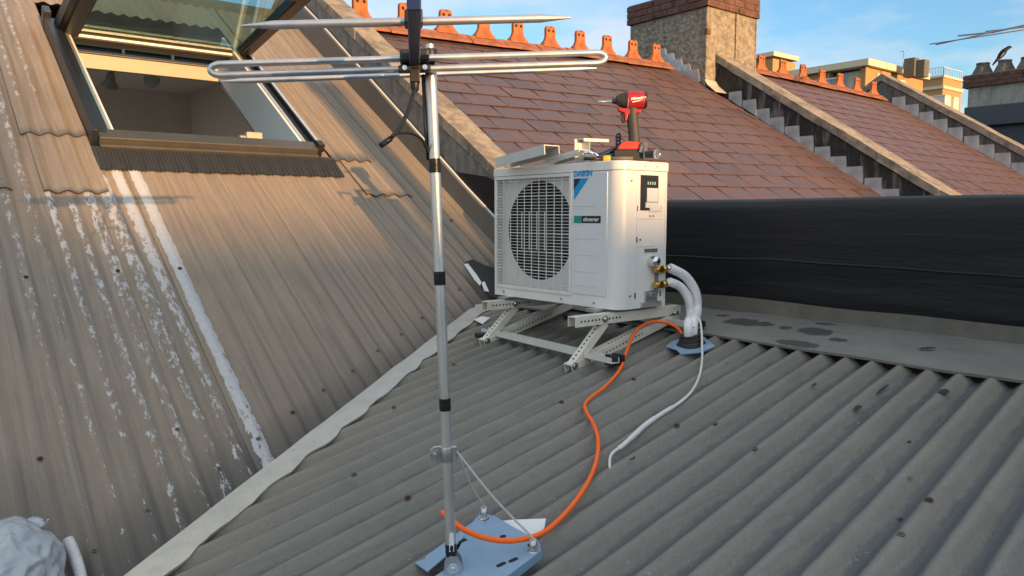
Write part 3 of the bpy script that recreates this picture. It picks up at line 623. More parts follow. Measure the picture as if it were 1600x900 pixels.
def ridge_set(root, Pa, Pb, xs_list, length=.5):
    d = (Pb - Pa); Ld = d.length; d.normalize(); a = V((d.y, -d.x, 0)).normalized()       # a points to the viewer's side (-Y)
    if a.y > 0: a = -a
    # one ridge tile mesh + one cresting mesh, copied
    proto = None
    for i, s in enumerate(xs_list):
        c = Pa + d * s
        if proto is None:
            bm = B(); h = length / 2 - .004; prof = [(.135, -.075), (.125, -.052), (.045, .004), (.028, .026), (0, .034), (-.028, .026), (-.045, .004), (-.125, -.052), (-.135, -.075), (-.10, -.062), (0, .0), (.10, -.062)]
            A_ = [bm.verts.new(c - d * h + a * u + UPZ * w) for u, w in prof]; B_ = [bm.verts.new(c + d * h + a * u + UPZ * w) for u, w in prof]; n_ = len(prof)
            for k in range(n_): face(bm, [A_[k], A_[(k + 1) % n_], B_[(k + 1) % n_], B_[k]])
            for X_ in (A_, B_):
                face(bm, X_[0:2] + X_[-1:]); face(bm, [X_[1], X_[2], X_[10], X_[11]]) ; face(bm, [X_[2], X_[3], X_[4], X_[10]]); face(bm, [X_[4], X_[5], X_[6], X_[10]]); face(bm, [X_[6], X_[7], X_[9], X_[10]]); face(bm, X_[7:10])
            tile = build('ridge_tile', bm, MT['ridgeclay'], root)
            # cresting: a comb standing along the ridge, two lobes with an eye each, sweeping out to a wide foot
            bm = B(); out = []
            R_ = [(-.125, .0), (-.112, .03), (-.082, .062), (-.066, .095), (-.066, .165), (-.062, .185), (-.048, .197), (-.032, .197), (-.014, .186), (0, .174)]
            R_ = [(x_ * 1.12, y_ * 1.18) for x_, y_ in R_]; half = R_ + [(-x_, y_) for x_, y_ in R_[::-1][1:]]
            ang = .0
            dd = d; th = .034
            # the comb is turned across the ridge a little flared at its foot: loft three outlines
            rings = []
            for off, k_ in ((-1, 1.0), (1, 1.0)):
                ring = []
                for x_, y_ in half:
                    fl_ = 1 + 1.9 * max(0, (.085 - y_) / .085) ** 1.6
                    ring.append(bm.verts.new(c + dd * x_ + a * (off * th / 2 * fl_) + UPZ * (.012 + y_)))
                rings.append(ring)
            n_ = len(half)
            for k in range(n_ - 1): face(bm, [rings[0][k], rings[0][k + 1], rings[1][k + 1], rings[1][k]])
            mid = len(R_) - 1
            for ring, sgn in ((rings[0], 1), (rings[1], -1)):
                for k in range(mid):
                    f_ = [ring[k], ring[k + 1], ring[n_ - 2 - k], ring[n_ - 1 - k]]
                    if k + 1 == mid: f_ = [ring[k], ring[k + 1], ring[n_ - 1 - k]]
                    face(bm, f_)
            for s_ in (-1, 1):
                for e_ in (-.036, .036):
                    hole(bm, c + dd * e_ + a * (s_ * (th / 2 + .0008)) + UPZ * (.012 + .182), a * s_, .0175)
            crest = build('cresting', bm, [MT['terracotta'], MT['dark']], tile, recalc=True)
            proto = (tile, crest, c)
        else:
            t2 = proto[0].copy(); C.objects.link(t2); t2.parent = root; t2.location = proto[0].location + (c - proto[2]); t2.location.z += random.uniform(-.006, .006); t2.location.y += random.uniform(-.008, .008)
            c2 = proto[1].copy(); C.objects.link(c2); c2.parent = t2
def build_ridge(root, Pa, Pb, first, step, count):
    ridge_set(root, Pa, Pb, [first + step * i for i in range(count)], step)

def PS(x, y, off): return V((x, y, zB(y, off)))
SR1 = thing('slate_roof', (5.8, 5.2, .9), 'purple brown slate roof with orange crested ridge tiles between first party wall and chimney', 'roof')
r1a, r1b = PS(3.21, 6.50, .2), PS(8.33, 6.90, .2)
slate_roof(SR1, PS(3.21, 3.3, .2), PS(8.80, 3.3, .2), r1b, r1a, 18, .42, 3)
# origin-based placing of the ridge tiles: s measured along the ridge
build_ridge(SR1, r1a + UPZ * .045, r1b + UPZ * .045, .24, .497, 10)
SR2 = thing('slate_roof', (11.6, 5.6, 1.2), 'farther slate roof with crested orange ridge, right of the chimney', 'roof')
r2a, r2b = PS(8.95, 7.12, .3), PS(14.31, 6.92, .3)
slate_roof(SR2, PS(8.98, 3.0, .3), PS(14.31, 3.0, .3), r2b, r2a, 20, .42, 5)
build_ridge(SR2, r2a + UPZ * .045, r2b + UPZ * .045, 1.05, .545, 8)

# ------------------------------------------------------------------ party wall with chimney
def side_x(y): return 8.36 + (6.9 - y) * .125 if False else 8.60
PW2 = thing('party_wall', (8.78, 5.0, .5), 'soot blackened party wall with stepped lead flashing running down from the chimney', 'wall')
y2, ym2 = 2.9, 6.95; z20 = zB(y2, .2) + .45
bm = B(); prism(bm, [(8.62, y, z) for y, z in wall_profile(y2 + .02, 9, ym2, z20 - .10, -3)], (.30, 0, 0)); build('wall_body', bm, MT['blackwall'], PW2)
bm = B(); coping_mesh(bm, 8.595, 8.965, y2, ym2, z20, .10, 4); build('coping', bm, MT['coping'], PW2, smooth=40)
def steps(root, x, y0, y1, off, step, h, mat='lead'):
    k = int((y1 - y0) / step); proto = None
    for i in range(k):
        a = y0 + i * step; b = a + step * .97; top = zB(b, off) + h
        if proto is None:
            bm = B(); prism(bm, [(x, a, zB(a, off) - .03), (x, a, zB(a, off) + h * .85), (x, a + .012, top), (x, b, top), (x, b, zB(b, off) - .03)], (-.016, 0, 0)); proto = build('step_flashing', bm, MT[mat], root)
        else:
            o = proto.copy(); C.objects.link(o); o.parent = root; j = random.uniform(-.5, .5) * .02
            o.location = V((-.004 * (i % 3), i * step + random.uniform(-.012, .012), i * step * SL + j * .8))
steps(PW2, 8.617, 2.95, 6.42, .225, .205, .055)
CH = thing('chimney', (8.95, 7.12, 1.6), 'broad pebble rendered chimney with dark brick capping astride the slate roof ridge', 'chimney')
bm = B(); box(bm, (8.94, 7.12, 1.75), (1.08, 1.34, 1.84)); stack = build('stack', bm, MT['roughcast'], CH, bevel=.012)
bm = B(); box(bm, (9.03, 6.441, 2.2), (.055, .022, .92)); box(bm, (9.48, 6.452, 2.2), (.02, .02, .9)); build('render_rib', bm, MT['roughcast'], stack)
def bricks(bm, x0, x1, y0, y1, z0, courses, bl=.23, bh=.076, jt=.01, dep=.11, seed=1):
    rnd = random.Random(seed)
    for c in range(courses):
        z = z0 + c * (bh + jt) + bh / 2; ph = (bl / 2 if c % 2 else 0)
        for (ax, lo, hi, fixed, sg) in (('x', x0, x1, y0, 1), ('x', x0, x1, y1, -1), ('y', y0, y1, x0, 1), ('y', y0, y1, x1, -1)):
            p = lo - ph
            while p < hi - .02:
                a, b = max(lo, p), min(hi, p + bl - jt)
                if b - a > .03:
                    j = rnd.uniform(-.003, .003)
                    if ax == 'x': box(bm, ((a + b) / 2, fixed + sg * dep / 2 + j, z), (b - a, dep, bh))
                    else: box(bm, (fixed + sg * dep / 2 + j, (a + b) / 2, z), (dep, b - a, bh))
                p += bl
bm = B(); bricks(bm, 8.365, 9.515, 6.415, 7.825, 2.668, 3); cb = build('brick_cap', bm, MT['brick'], CH, bevel=.004)
bm = B(); box(bm, (8.94, 7.12, 2.80), (1.12, 1.38, .262)); build('mortar_bed', bm, MT['mortar'], cb)
bm = B(); box(bm, (8.425, 6.462, 2.35), (.07, .06, .075)); build('exposed_brick', bm, MT['brick'], stack, bevel=.004)
# lead soakers climbing the chimney's side, and an apron at its foot
for i in range(5):
    y = 6.55 + i * .14
    bm = B(); h = .10; prism(bm, [(8.397, y, zB(y, .2) - .02), (8.397, y, zB(y, .2) + h), (8.397, y + .02, zB(y + .14, .2) + h), (8.397, y + .145, zB(y + .14, .2) + h), (8.397, y + .145, zB(y + .14, .2) - .02)], (-.008, 0, 0)); build('soaker', bm, MT['lead'], CH)
bm = B(); prism(bm, [(8.37, 6.447, zB(6.44, .2) + .10), (8.66, 6.447, zB(6.44, .2) + .10), (8.66, 6.40, zB(6.40, .2) + .055), (8.66, 6.27, zB(6.27, .2) + .034), (8.37, 6.27, zB(6.27, .2) + .034), (8.37, 6.40, zB(6.40, .2) + .055)], (0, -.004, .006)); build('chimney_apron', bm, MT['cap'], CH)

PW3 = thing('party_wall', (14.5, 5.2, .9), 'grey stained party wall with stepped flashing farthest from the condenser, below the flats', 'wall')
y3, ym3 = 2.4, 7.05; z30 = 2.545 - (ym3 - y3) * SL
bm = B(); prism(bm, [(14.32, y, z) for y, z in wall_profile(y3 + .02, 9, ym3, z30 - .12, -4)], (.32, 0, 0)); build('wall_body', bm, MT['sootwall'], PW3)
bm = B(); coping_mesh(bm, 14.29, 14.68, y3, ym3, z30, .12, 4, .8); build('coping', bm, MT['coping'], PW3, smooth=40)
steps(PW3, 14.317, 2.6, 6.9, .32, .25, .09)

# ------------------------------------------------------------------ behind: dark clad building with chimney, pots and bird
DB = thing('dark_building', (19.5, 3.5, -7.5), 'dark slate blue clad building behind the far party wall on the right', 'building')
bm = B(); box(bm, (21.5, 1.4, -2.8), (7.0, 11.2, 9.4)); build('wall', bm, MT['navyclad'], DB)
bm = B(); box(bm, (17.95, 1.35, 2.02), (.22, 11.3, .42)); build('fascia', bm, MT['navyclad'], DB, bevel=.02)
CH2 = thing('chimney', (18.6, 4.6, 2.2), 'long pale rendered chimney with red brick top and squat pots at the right edge', 'chimney')
bm = B(); box(bm, (18.55, 4.30, 2.44), (.98, 5.44, .42)); build('stack', bm, MT['paleblock'], CH2)
bm = B(); bricks(bm, 18.0, 19.1, 1.5, 7.12, 2.655, 3, seed=4); cb2 = build('brick_cap', bm, MT['brick'], CH2, bevel=.004)
bm = B(); box(bm, (18.55, 4.31, 2.785), (1.06, 5.58, .262)); box(bm, (18.55, 4.31, 2.925), (.9, 5.4, .03)); build('mortar_bed', bm, MT['mortar'], cb2)
for i, y in enumerate((7.09, 6.67, 6.25, 5.8, 5.35)):
    bm = B(); lathe(bm, (18.35, y - .22, 2.91), UPZ, [(0, .20), (.04, .20), (.09, .185), (.19, .135), (.235, .12), (.25, .13), (.275, .13), (.277, .10), (.24, .09)], 18); build('chimney_pot', bm, MT['pot'], CH2, smooth=35)

# magpie perched on the second pot, tail down to the left
bp = V((18.35, 6.54, 3.187)); bird = thing('bird', bp, 'small black and white bird perched on a chimney pot at the upper right', 'bird')
dB = (V((0, 1, 0)) * -.0 + RT * -1).normalized()   # towards the tail, seen leftwards
bm = B(); ax = (-dB * .62 + UPZ * .78).normalized()
c0 = bp + UPZ * .11
pts = [c0 - ax * .26, c0 - ax * .20, c0 - ax * .10, c0, c0 + ax * .07, c0 + ax * .13, c0 + ax * .17 - dB * .01, c0 + ax * .205 - dB * .03, c0 + ax * .215 - dB * .055, c0 + ax * .205 - dB * .10]
tube(bm, pts, [.012, .02, .028, .056, .062, .050, .036, .038, .026, .003], 14)
for s in (-1, 1): tube(bm, [c0 + FH * .02 * s - ax * .02, bp + FH * .025 * s + UPZ * .002], .006, 6)
build('body', bm, MT['magpie'], bird, smooth=50)
bm = B(); tube(bm, [c0 - FH * .05 + ax * .05, c0 - FH * .052 - ax * .06], [.014, .006], 8, flat=.5); build('wing_patch', bm, MT['magwhite'], bird)

# TV aerial far right
TA_ = thing('tv_aerial', atd(1640, 120, 12) * 1.0, 'thin grey rooftop aerial reaching in from the right against the sky', 'aerial')
bm = B(); a0 = atd(1640, 30, 12); tube(bm, [a0, atd(1640, 330, 12)], .02, 8); build('mast', bm, MT['antgrey'], TA_)
bm = B(); tube(bm, [atd(1660, 26, 12.0), atd(1553, 50, 12.6), atd(1497, 56, 13.0)], .012, 8); build('boom', bm, MT['antgrey'], TA_)
for (p, q) in (((1453, 69), (1622, 43)), ((1462, 70), (1640, 30)), ((1540, 49), (1640, 38))):
    bm = B(); tube(bm, [atd(*p, 12.4), atd(*q, 11.7)], .0085, 6); build('element', bm, MT['antgrey'], TA_)

# ------------------------------------------------------------------ blocks of flats in the distance
def window(bld, c, w, h, axis, mat='pane'):
    """axis 'x': on a -X face, 'y': on a -Y face"""
    bm = B(); t = .10; bw = .06
    def bx(u, v, su, sv, dep, d=.08):
        if axis == 'x': box(bm, (c.x - dep, c.y + u, c.z + v), (d, su, sv))
        else: box(bm, (c.x + u, c.y - dep, c.z + v), (su, d, sv))
    bx(0, h / 2, w + 2 * bw, bw * 2, .02); bx(0, -h / 2, w + 2 * bw, bw * 2, .03, .12); bx(-w / 2, 0, bw * 2, h, .02); bx(w / 2, 0, bw * 2, h, .02); bx(0, 0, bw, h, .02)
    f = build('window', bm, MT['railing'], bld)
    bm = B()
    if axis == 'x': box(bm, (c.x + .03, c.y, c.z), (.08, w, h))
    else: box(bm, (c.x, c.y + .03, c.z), (w, .08, h))
    build('pane', bm, MT[mat], f)
D0 = 72.0
k0 = atd(1355, 92, D0)
FA = thing('apartment_building', (k0.x, k0.y, -7.5), 'long ochre brick block of flats with cream flat roof edge and balcony', 'building')
lenY = onX(1212, 121, k0.x).y - k0.y; lenX = onY(1447, 117, k0.y).x - k0.x
ztop = k0.z
bm = B(); box(bm, (k0.x + lenX / 2, k0.y + lenY / 2 + 1.6, (ztop - 7.5) / 2 - .3), (lenX - .5, lenY - .5 - 3.2, ztop + 6.9))
box(bm, (k0.x + lenX / 2 + .12, k0.y + .42, (ztop - 7.5) / 2 - .3), (lenX - .25, .35, ztop + 6.9)); box(bm, (k0.x + lenX / 2 + 1.3, k0.y + 1.6, (ztop - 7.5) / 2 - .3), (lenX - 3.1, 2.8, ztop + 6.9)); box(bm, (k0.x + .5, k0.y + .45, (ztop - 7.5) / 2 - .3), (.5, .5, ztop + 6.9))
build('wall', bm, MT['ochre'], FA)
bm = B(); box(bm, (k0.x + lenX / 2, k0.y + lenY / 2, ztop - .27), (lenX + .5, lenY + .5, .54)); build('roof_slab', bm, MT['fascia'], FA)
zf = ztop - 3.9
for k in range(2):
    bm = B(); box(bm, (k0.x + 1.4, k0.y + 1.75, zf - k * 3.0), (2.8, 2.8, .25)); bal = build('balcony', bm, MT['fascia'], FA)
    bm = B(); z = zf - 3.0 * k + 1.15; box(bm, (k0.x + .08, k0.y + 1.6, z), (.06, 3.0, .06))
    for i in range(14): box(bm, (k0.x + .08, k0.y + .15 + i * .22, z - .5), (.03, .03, 1.0))
    build('railing', bm, MT['railing'], bal)
bm = B(); box(bm, (k0.x + .95, k0.y + 1.8, ztop - 2.15), (.1, 2.5, 2.9)); sdr = build('sliding_door', bm, MT['curtain'], FA)
for fr_, w_, m_ in ((.40, 2.2, 'pane'), (.55, 1.8, 'pane'), (.70, 2.0, 'curtain'), (.86, 2.0, 'pane')):
    for fl_ in range(2): window(FA, V((k0.x + .22, k0.y + lenY * fr_, ztop - 1.9 - 3.0 * fl_)), w_, 1.5, 'x', m_)
for fr_, w_, h_ in ((.24, .75, 2.1), (.47, .5, 1.6), (.63, 1.0, 1.9)):
    for fl_ in range(2): window(FA, V((k0.x + lenX * fr_, k0.y + .24, ztop - 2.0 - 3.0 * fl_)), w_, h_, 'y', 'curtain')
for a_, b_, c_ in (((1416), 1432, 93), (1433, 1446, 96)):
    p, q = atd(a_, 112, D0 + 4), atd(b_, c_, D0 + 4); bm = B(); box(bm, ((p.x + q.x) / 2, (p.y + q.y) / 2, (p.z + q.z) / 2 - .2), (.9, .9, abs(q.z - p.z) + .6)); build('roof_vent', bm, MT['pot'], FA)
bm = B(); p = atd(1411, 108, D0 + 2); tube(bm, [p, p + UPZ * 1.5], .035, 6); tube(bm, [p + UPZ * 1.45 - RT * .3, p + UPZ * 1.5 + RT * .35], .03, 6); build('roof_aerial', bm, MT['antgrey'], FA)
k1 = atd(1208, 82, 88)
FT = thing('apartment_building', (k1.x, k1.y, -7.5), 'plain ochre brick tower with cream cap, seen just right of the chimney', 'building')
lY = onX(1172, 90, k1.x).y - k1.y; lX = onY(1243, 89, k1.y).x - k1.x
bm = B(); box(bm, (k1.x + lX / 2, k1.y + lY / 2, (k1.z - 7.5) / 2 - .3), (lX, lY, k1.z + 6.9)); build('wall', bm, MT['ochre'], FT)
bm = B(); box(bm, (k1.x + lX / 2, k1.y + lY / 2, k1.z - .15), (lX + .5, lY + .5, .45)); build('roof_slab', bm, MT['fascia'], FT)
window(FT, V((k1.x + lX * .80, k1.y, k1.z - 2.6)), 1.0, 1.3, 'y', 'curtain')
k2 = atd(1474, 119, 98)
FB = thing('apartment_building', (k2.x, k2.y, -7.5), 'small flat roofed brick flats with roof railing left of the far chimney', 'building')
lY = onX(1440, 124, k2.x).y - k2.y; lX = onY(1503, 124, k2.y).x - k2.x
bm = B(); box(bm, (k2.x + lX / 2, k2.y + lY / 2, (k2.z - 7.5) / 2), (lX, lY, k2.z + 7.5)); build('wall', bm, MT['ochre'], FB)
bm = B(); box(bm, (k2.x + lX / 2, k2.y + lY / 2, k2.z - 1.15), (lX + .3, lY + .3, .3)); box(bm, (k2.x + lX / 2, k2.y + lY / 2, k2.z), (lX + .3, lY + .3, .22)); build('roof_slab', bm, MT['fascia'], FB)
bm = B()
for i in range(9):
    box(bm, (k2.x + lX * i / 8, k2.y, k2.z + .5), (.05, .05, 1.0)); box(bm, (k2.x, k2.y + lY * i / 8, k2.z + .5), (.05, .05, 1.0))
box(bm, (k2.x + lX / 2, k2.y, k2.z + 1.0), (lX, .05, .05)); box(bm, (k2.x, k2.y + lY / 2, k2.z + 1.0), (.05, lY, .05)); build('railing', bm, MT['railing'], FB)
for fr_ in (.28, .72): window(FB, V((k2.x + lX * fr_, k2.y - .02, k2.z - 3.2)), 1.3, 2.4, 'y', 'curtain')
window(FB, V((k2.x - .02, k2.y + lY * .5, k2.z - 2.9)), 2.8, 1.7, 'x', 'curtain')

# ------------------------------------------------------------------ unseen blocks behind the camera, added to cut off the low sun
NBZ = -.06 + tan(SUN_EL) * 62.0
bm = B(); box(bm, (0, -64, (NBZ - 7.5) / 2), (110, 12, NBZ + 7.5))
box(bm, (-29.5, -66, 2.0), (60.2, 10, 19))  # taller part added to shade the upper left of the steep roof
rb = build('sun_blocker', bm, MT['farbrick']); tag(rb, 'plain brick block behind the viewer, unseen, added to cut off the low sun', 'building')
sc_ = thing('chimney', (2.70, -9.0, -7.5), 'unseen brick stack behind the viewer, added to cast a shadow stripe on the steep roof', 'chimney')
bm = B(); box(bm, (2.70, -9.0, -2.8), (.24, .6, 9.8)); build('stack', bm, MT['farbrick'], sc_)  # added out of view to throw the shadow stripe beside the roof window
bm = B(); box(bm, (2.70, -9.0, 2.16), (.30, .68, .12)); build('brick_cap', bm, MT['brick'], sc_)

# ------------------------------------------------------------------ open roof window
ES = V((0, cos(R(32.5)), sin(R(32.5)))); Rw = Matrix((V((1, 0, 0)), ES, NB)).transposed()
def wP(x, s, h): return V((x, WY0, zB(WY0))) + ES * s + NB * h
def wbox(bm, x0, x1, s0, s1, h0, h1, mi=0):
    c = V(((x0 + x1) / 2, WY0, zB(WY0))) + ES * ((s0 + s1) / 2) + NB * ((h0 + h1) / 2); box(bm, c, (x1 - x0, s1 - s0, h1 - h0), Rw, mi)
RWN = thing('roof_window', wP(1.54, 0, 0), 'large open pivot roof window with dark metal frame in the steep roof', 'roof window')
bm = B(); wbox(bm, .872, .905, -.02, 1.60, -.03, .118); wbox(bm, .905, .950, -.0, 1.60, -.03, .092); wbox(bm, .950, .972, .06, 1.60, -.03, .075)
wbox(bm, .868, .912, 1.56, 1.66, -.02, .15)
fr = build('frame', bm, MT['frame'], RWN, bevel=.004)
bm = B(); wbox(bm, .972, .990, .07, 1.60, -.14, .068); build('side_lining', bm, MT['alu'], fr)
bm = B(); wbox(bm, 2.105, 2.135, .05, 1.60, -.03, .075); wbox(bm, 2.135, 2.172, .02, 1.60, -.03, .066); wbox(bm, 2.172, 2.205, -.02, 1.62, -.03, .095); rj = build('frame', bm, MT['frame'], RWN, bevel=.004)
bm = B(); wbox(bm, 2.176, 2.196, -.01, 1.60, .095, .103); wbox(bm, 2.108, 2.120, .05, 1.60, .075, .081); build('weather_strip', bm, MT['alu'], rj)
bm = B(); wbox(bm, 2.165, 2.208, -.03, .03, .06, .112); build('end_cap', bm, MT['black'], rj)
bm = B(); wbox(bm, .905, 2.165, -.045, .055, -.02, .088); wbox(bm, .905, 2.165, -.075, -.045, -.02, .055); wbox(bm, .95, 2.165, .055, .085, -.02, .060); bt = build('bottom_rail', bm, MT['framebrown'], RWN, bevel=.005)
bm = B(); wbox(bm, .955, 2.12, .075, .09, .060, .068); build('sill_strip', bm, MT['alu'], bt)
# reveals (linings through the roof thickness)
bm = B(); wbox(bm, 2.085, 2.105, .085, 1.75, -.24, .074); wbox(bm, .990, 1.006, .085, 1.75, -.36, .06); build('reveal', bm, MT['reveal'], RWN)
bm = B(); wbox(bm, .99, 2.105, .065, .085, -.36, .02); build('sill_board', bm, MT['room'], RWN)
# pleated apron dressed over the corrugations below
bm = B(); nx, ns = 520, 8; g = []
for j in range(ns + 1):
    row = []
    for i in range(nx + 1):
        x = .866 + (2.262 - .866) * i / nx; t = j / ns; s = -.06 - .205 * t
        low = AB * cos(2 * pi * (x - .425) / PB) + .014; h = .040 * (1 - t) + low * t + .0050 * sin(2 * pi * x / .019) * (.25 if j == 0 else 1)
        s += -.010 * t * cos(2 * pi * (x - .425) / PB); row.append(bm.verts.new(wP(x, s, h)))
    g.append(row)
for j in range(ns):
    for i in range(nx): face(bm, [g[j][i], g[j][i + 1], g[j + 1][i + 1], g[j + 1][i]])
build('pleated_apron', bm, MT['pleat'], RWN)
# sash: tipped out almost level about its pivot
HP = V((0, 6.05, 1.205)); SD = V((0, -1, .165)).normalized(); SN = V((0, .165, 1)).normalized()
Rs = Matrix((V((1, 0, 0)), SD, V((1, 0, 0)).cross(SD))).transposed()
def sbox(bm, x0, x1, s0, s1, h0, h1):
    c = V(((x0 + x1) / 2, HP.y, HP.z)) + SD * ((s0 + s1) / 2) + SN * ((h0 + h1) / 2); box(bm, c, (x1 - x0, s1 - s0, h1 - h0), Rs)
bm = B(); sbox(bm, .965, 1.045, -.04, 1.28, -.045, .04); sbox(bm, 2.125, 2.20, -.04, 1.28, -.045, .04); sbox(bm, 1.045, 2.125, 1.19, 1.28, -.045, .04)
sash = build('sash', bm, MT['framebrown'], RWN, bevel=.005)
bm = B(); sbox(bm, .925, .965, -.02, 1.28, -.03, .055); sbox(bm, 1.045, 1.058, .06, 1.19, -.035, -.02); sbox(bm, 2.112, 2.125, .06, 1.19, -.035, -.02); build('sash_cladding', bm, MT['frame'], sash)
bm = B(); sbox(bm, 1.045, 2.125, -.05, .06, -.040, .04); build('sash_rail', bm, MT['darkrail'], sash, bevel=.005)
bm = B(); sbox(bm, 1.04, 2.13, .055, 1.2, -.006, -.002); sbox(bm, 1.04, 2.13, .055, 1.2, .012, .016); build('pane', bm, MT['glass'], sash)
bm = B(); sbox(bm, 1.058, 2.112, .06, .075, -.034, -.018); build('spacer_bar', bm, MT['alu'], sash)
# cream ventilation bar of the inner half of the sash
pa, pb = onY(116, 60, 6.32), onY(385, 91, 6.32); zv0, zv1 = (pa.z + pb.z) / 2 - .205, (pa.z + pb.z) / 2
bm = B(); x0, x1 = 1.02, 2.09; y = 6.32
box(bm, ((x0 + x1) / 2, y, zv1 - .022), (x1 - x0, .035, .044)); box(bm, ((x0 + x1) / 2, y - .02, zv1 - .092), (x1 - x0, .03, .018)); box(bm, ((x0 + x1) / 2, y + .012, zv1 - .155), (x1 - x0 + .05, .06, .10))
for u in (0, .36, .68, 1): box(bm, (x0 + (x1 - x0) * u, y - .012, zv1 - .062), (.018, .03, .05))
build('ventilation_bar', bm, MT['cream'], RWN, bevel=.003)
bm = B(); box(bm, ((x0 + x1) / 2, y + .035, zv1 - .065), (x1 - x0, .02, .06)); build('vent_slot', bm, MT['framebrown'], RWN)
bm = B(); cc = wP(1.80, .10, .03); box(bm, cc + UPZ * .03, (.10, .05, .07)); cyl(bm, cc + V((-.09, 0, .015)), cc + V((-.05, 0, .015)), .028, n=14); lt_ = build('latch', bm, MT['cream'], RWN, bevel=.006)
# attic room behind it
bm = B(); zc = zB(6.98) - .34; pr_ = [(4.3, zB(4.3) - .34), (6.98, zc), (9.85, zc), (9.85, -1.4), (4.3, -1.4)]
A_ = [bm.verts.new((.12, y, z)) for y, z in pr_]; B_ = [bm.verts.new((2.92, y, z)) for y, z in pr_]
face(bm, [A_[0], A_[1], bm.verts.new((.12, 6.98, -1.4)), A_[4]]); face(bm, B_)
for i in (1, 3, 4): face(bm, [A_[i], A_[(i + 1) % 5], B_[(i + 1) % 5], B_[i]])
for (za, zb_) in ((-1.4, -.55), (.80, zc)): face(bm, [bm.verts.new(p) for p in ((.12, 9.85, za), (2.92, 9.85, za), (2.92, 9.85, zb_), (.12, 9.85, zb_))])  # gap in back wall, left side open behind the ridge: added to admit light
# sloping ceiling with the opening left out
def cP(x, s): return wP(x, s, -.34 * cos(R(32.5)))
s0_, s1_ = (4.3 - WY0) / cos(R(32.5)), (6.98 - WY0) / cos(R(32.5))
for (xa, xb, sa, sb) in ((.12, .99, s0_, s1_), (2.105, 2.92, s0_, s1_), (.99, 2.105, s0_, .07), (.99, 2.105, 1.76, s1_)):
    face(bm, [bm.verts.new(cP(*q)) for q in ((xa, sa), (xb, sa), (xb, sb), (xa, sb))])
rm = build('attic_room', bm, MT['room'], recalc=True); tag(rm, 'dim brown attic interior seen through the open roof window', 'room')
nb = V((0, 0, 1))
def onBack(x, y): return onZ(x, y, zB(6.98) - .342)
for (x, y, tilt, lab) in ((172, 104, -.25, 'small ceiling spotlight inside the attic, the left one of two, turned sideways'), (242, 108, .9, 'small ceiling spotlight inside the attic, the right one of two, facing the window')):
    p = onBack(x, y); t = thing('spotlight', p, lab, 'spotlight', 'attic spotlights')
    bm = B(); box(bm, p - nb * .012, (.26, .06, .024)); cyl(bm, p - nb * .02, p - UPZ * .10, .014, n=8); build('bracket', bm, MT['black'], t)
    c = p - UPZ * .11; d = (-FH * tilt - UPZ * (1 - abs(tilt)) - RT * (.25 if tilt < 0 else 0)).normalized()
    bm = B(); lathe(bm, c - d * .03, d, [(-.03, .022), (0, .038), (.05, .044), (.10, .074), (.12, .078), (.121, .068), (.105, .06)], 18); build('lamp_head', bm, MT['spot'], t, smooth=40)

# ------------------------------------------------------------------ condenser
AX0, AX1, AY0, AY1, AZ0, AZ1 = 2.235, 2.525, 2.115, 2.93, -.384, .2085
AC = thing('air_conditioner', ((AX0 + AX1) / 2, (AY0 + AY1) / 2, AZ0), 'ivory outdoor air conditioning unit with round fan grille standing on slotted brackets', 'air conditioner')
def acprof(inset=0.0, r=.052, full=True):
    """plan outline: front (low X) to right side (low Y), rounded corners"""
    x0, x1, y0, y1 = AX0 - inset, AX1 + inset, AY0 - inset, AY1 + inset; out = []
    def arc(cx, cy, rr, a0, a1, n=8): return [(cx + rr * cos(a0 + (a1 - a0) * i / n), cy + rr * sin(a0 + (a1 - a0) * i / n)) for i in range(n + 1)]
    out += arc(x0 + r, y0 + r, r, pi, 1.5 * pi, 10)             # front right corner
    out += arc(x1 - .012, y0 + .012, .012, 1.5 * pi, 2 * pi, 4) # back right
    out += arc(x1 - .012, y1 - .012, .012, 0, .5 * pi, 4)
    out += arc(x0 + .012, y1 - .012, .012, .5 * pi, pi, 4)      # front left
    return out
YG0, YG1 = 2.386, 2.912                                          # grille side of the front
ZG0, ZG1 = -.345, .170
bm = B(); pr_ = acprof(); n = len(pr_); lo = [bm.verts.new((x, y, AZ0)) for x, y in pr_]; hi = [bm.verts.new((x, y, AZ1 - .038)) for x, y in pr_]
for i in range(n):
    if i == n - 1: continue                                      # the front face is made below
    f = face(bm, [lo[i], lo[i + 1], hi[i + 1], hi[i]]); f.smooth = True
face(bm, lo[::-1])
zt = AZ1 - .038; yA, yB_ = pr_[0][1], pr_[-1][1]
def fr_quad(y0, y1, z0, z1, x=AX0): face(bm, [bm.verts.new((x, y, z)) for y, z in ((y0, z0), (y1, z0), (y1, z1), (y0, z1))])
fr_quad(yA, YG0, AZ0, zt); fr_quad(YG0, YG1, AZ0, ZG0); fr_quad(YG0, YG1, ZG1, zt); fr_quad(YG1, yB_, AZ0, zt)
case = build('casing', bm, MT['acwhite'], AC, smooth=35)
bm = B(); lp_ = acprof(.0025); a = [bm.verts.new((x, y, AZ1 - .036)) for x, y in lp_]; b = [bm.verts.new((x, y, AZ1 - .003)) for x, y in lp_]; ip = acprof(-.001); c = [bm.verts.new((x, y, AZ1)) for x, y in ip]
for i in range(n):
    for p, q in ((a, b), (b, c)):
        f = face(bm, [p[i], p[(i + 1) % n], q[(i + 1) % n], q[i]]); f.smooth = True
face(bm, c); face(bm, a[::-1]); build('lid', bm, MT['acwhite'], AC, smooth=35)
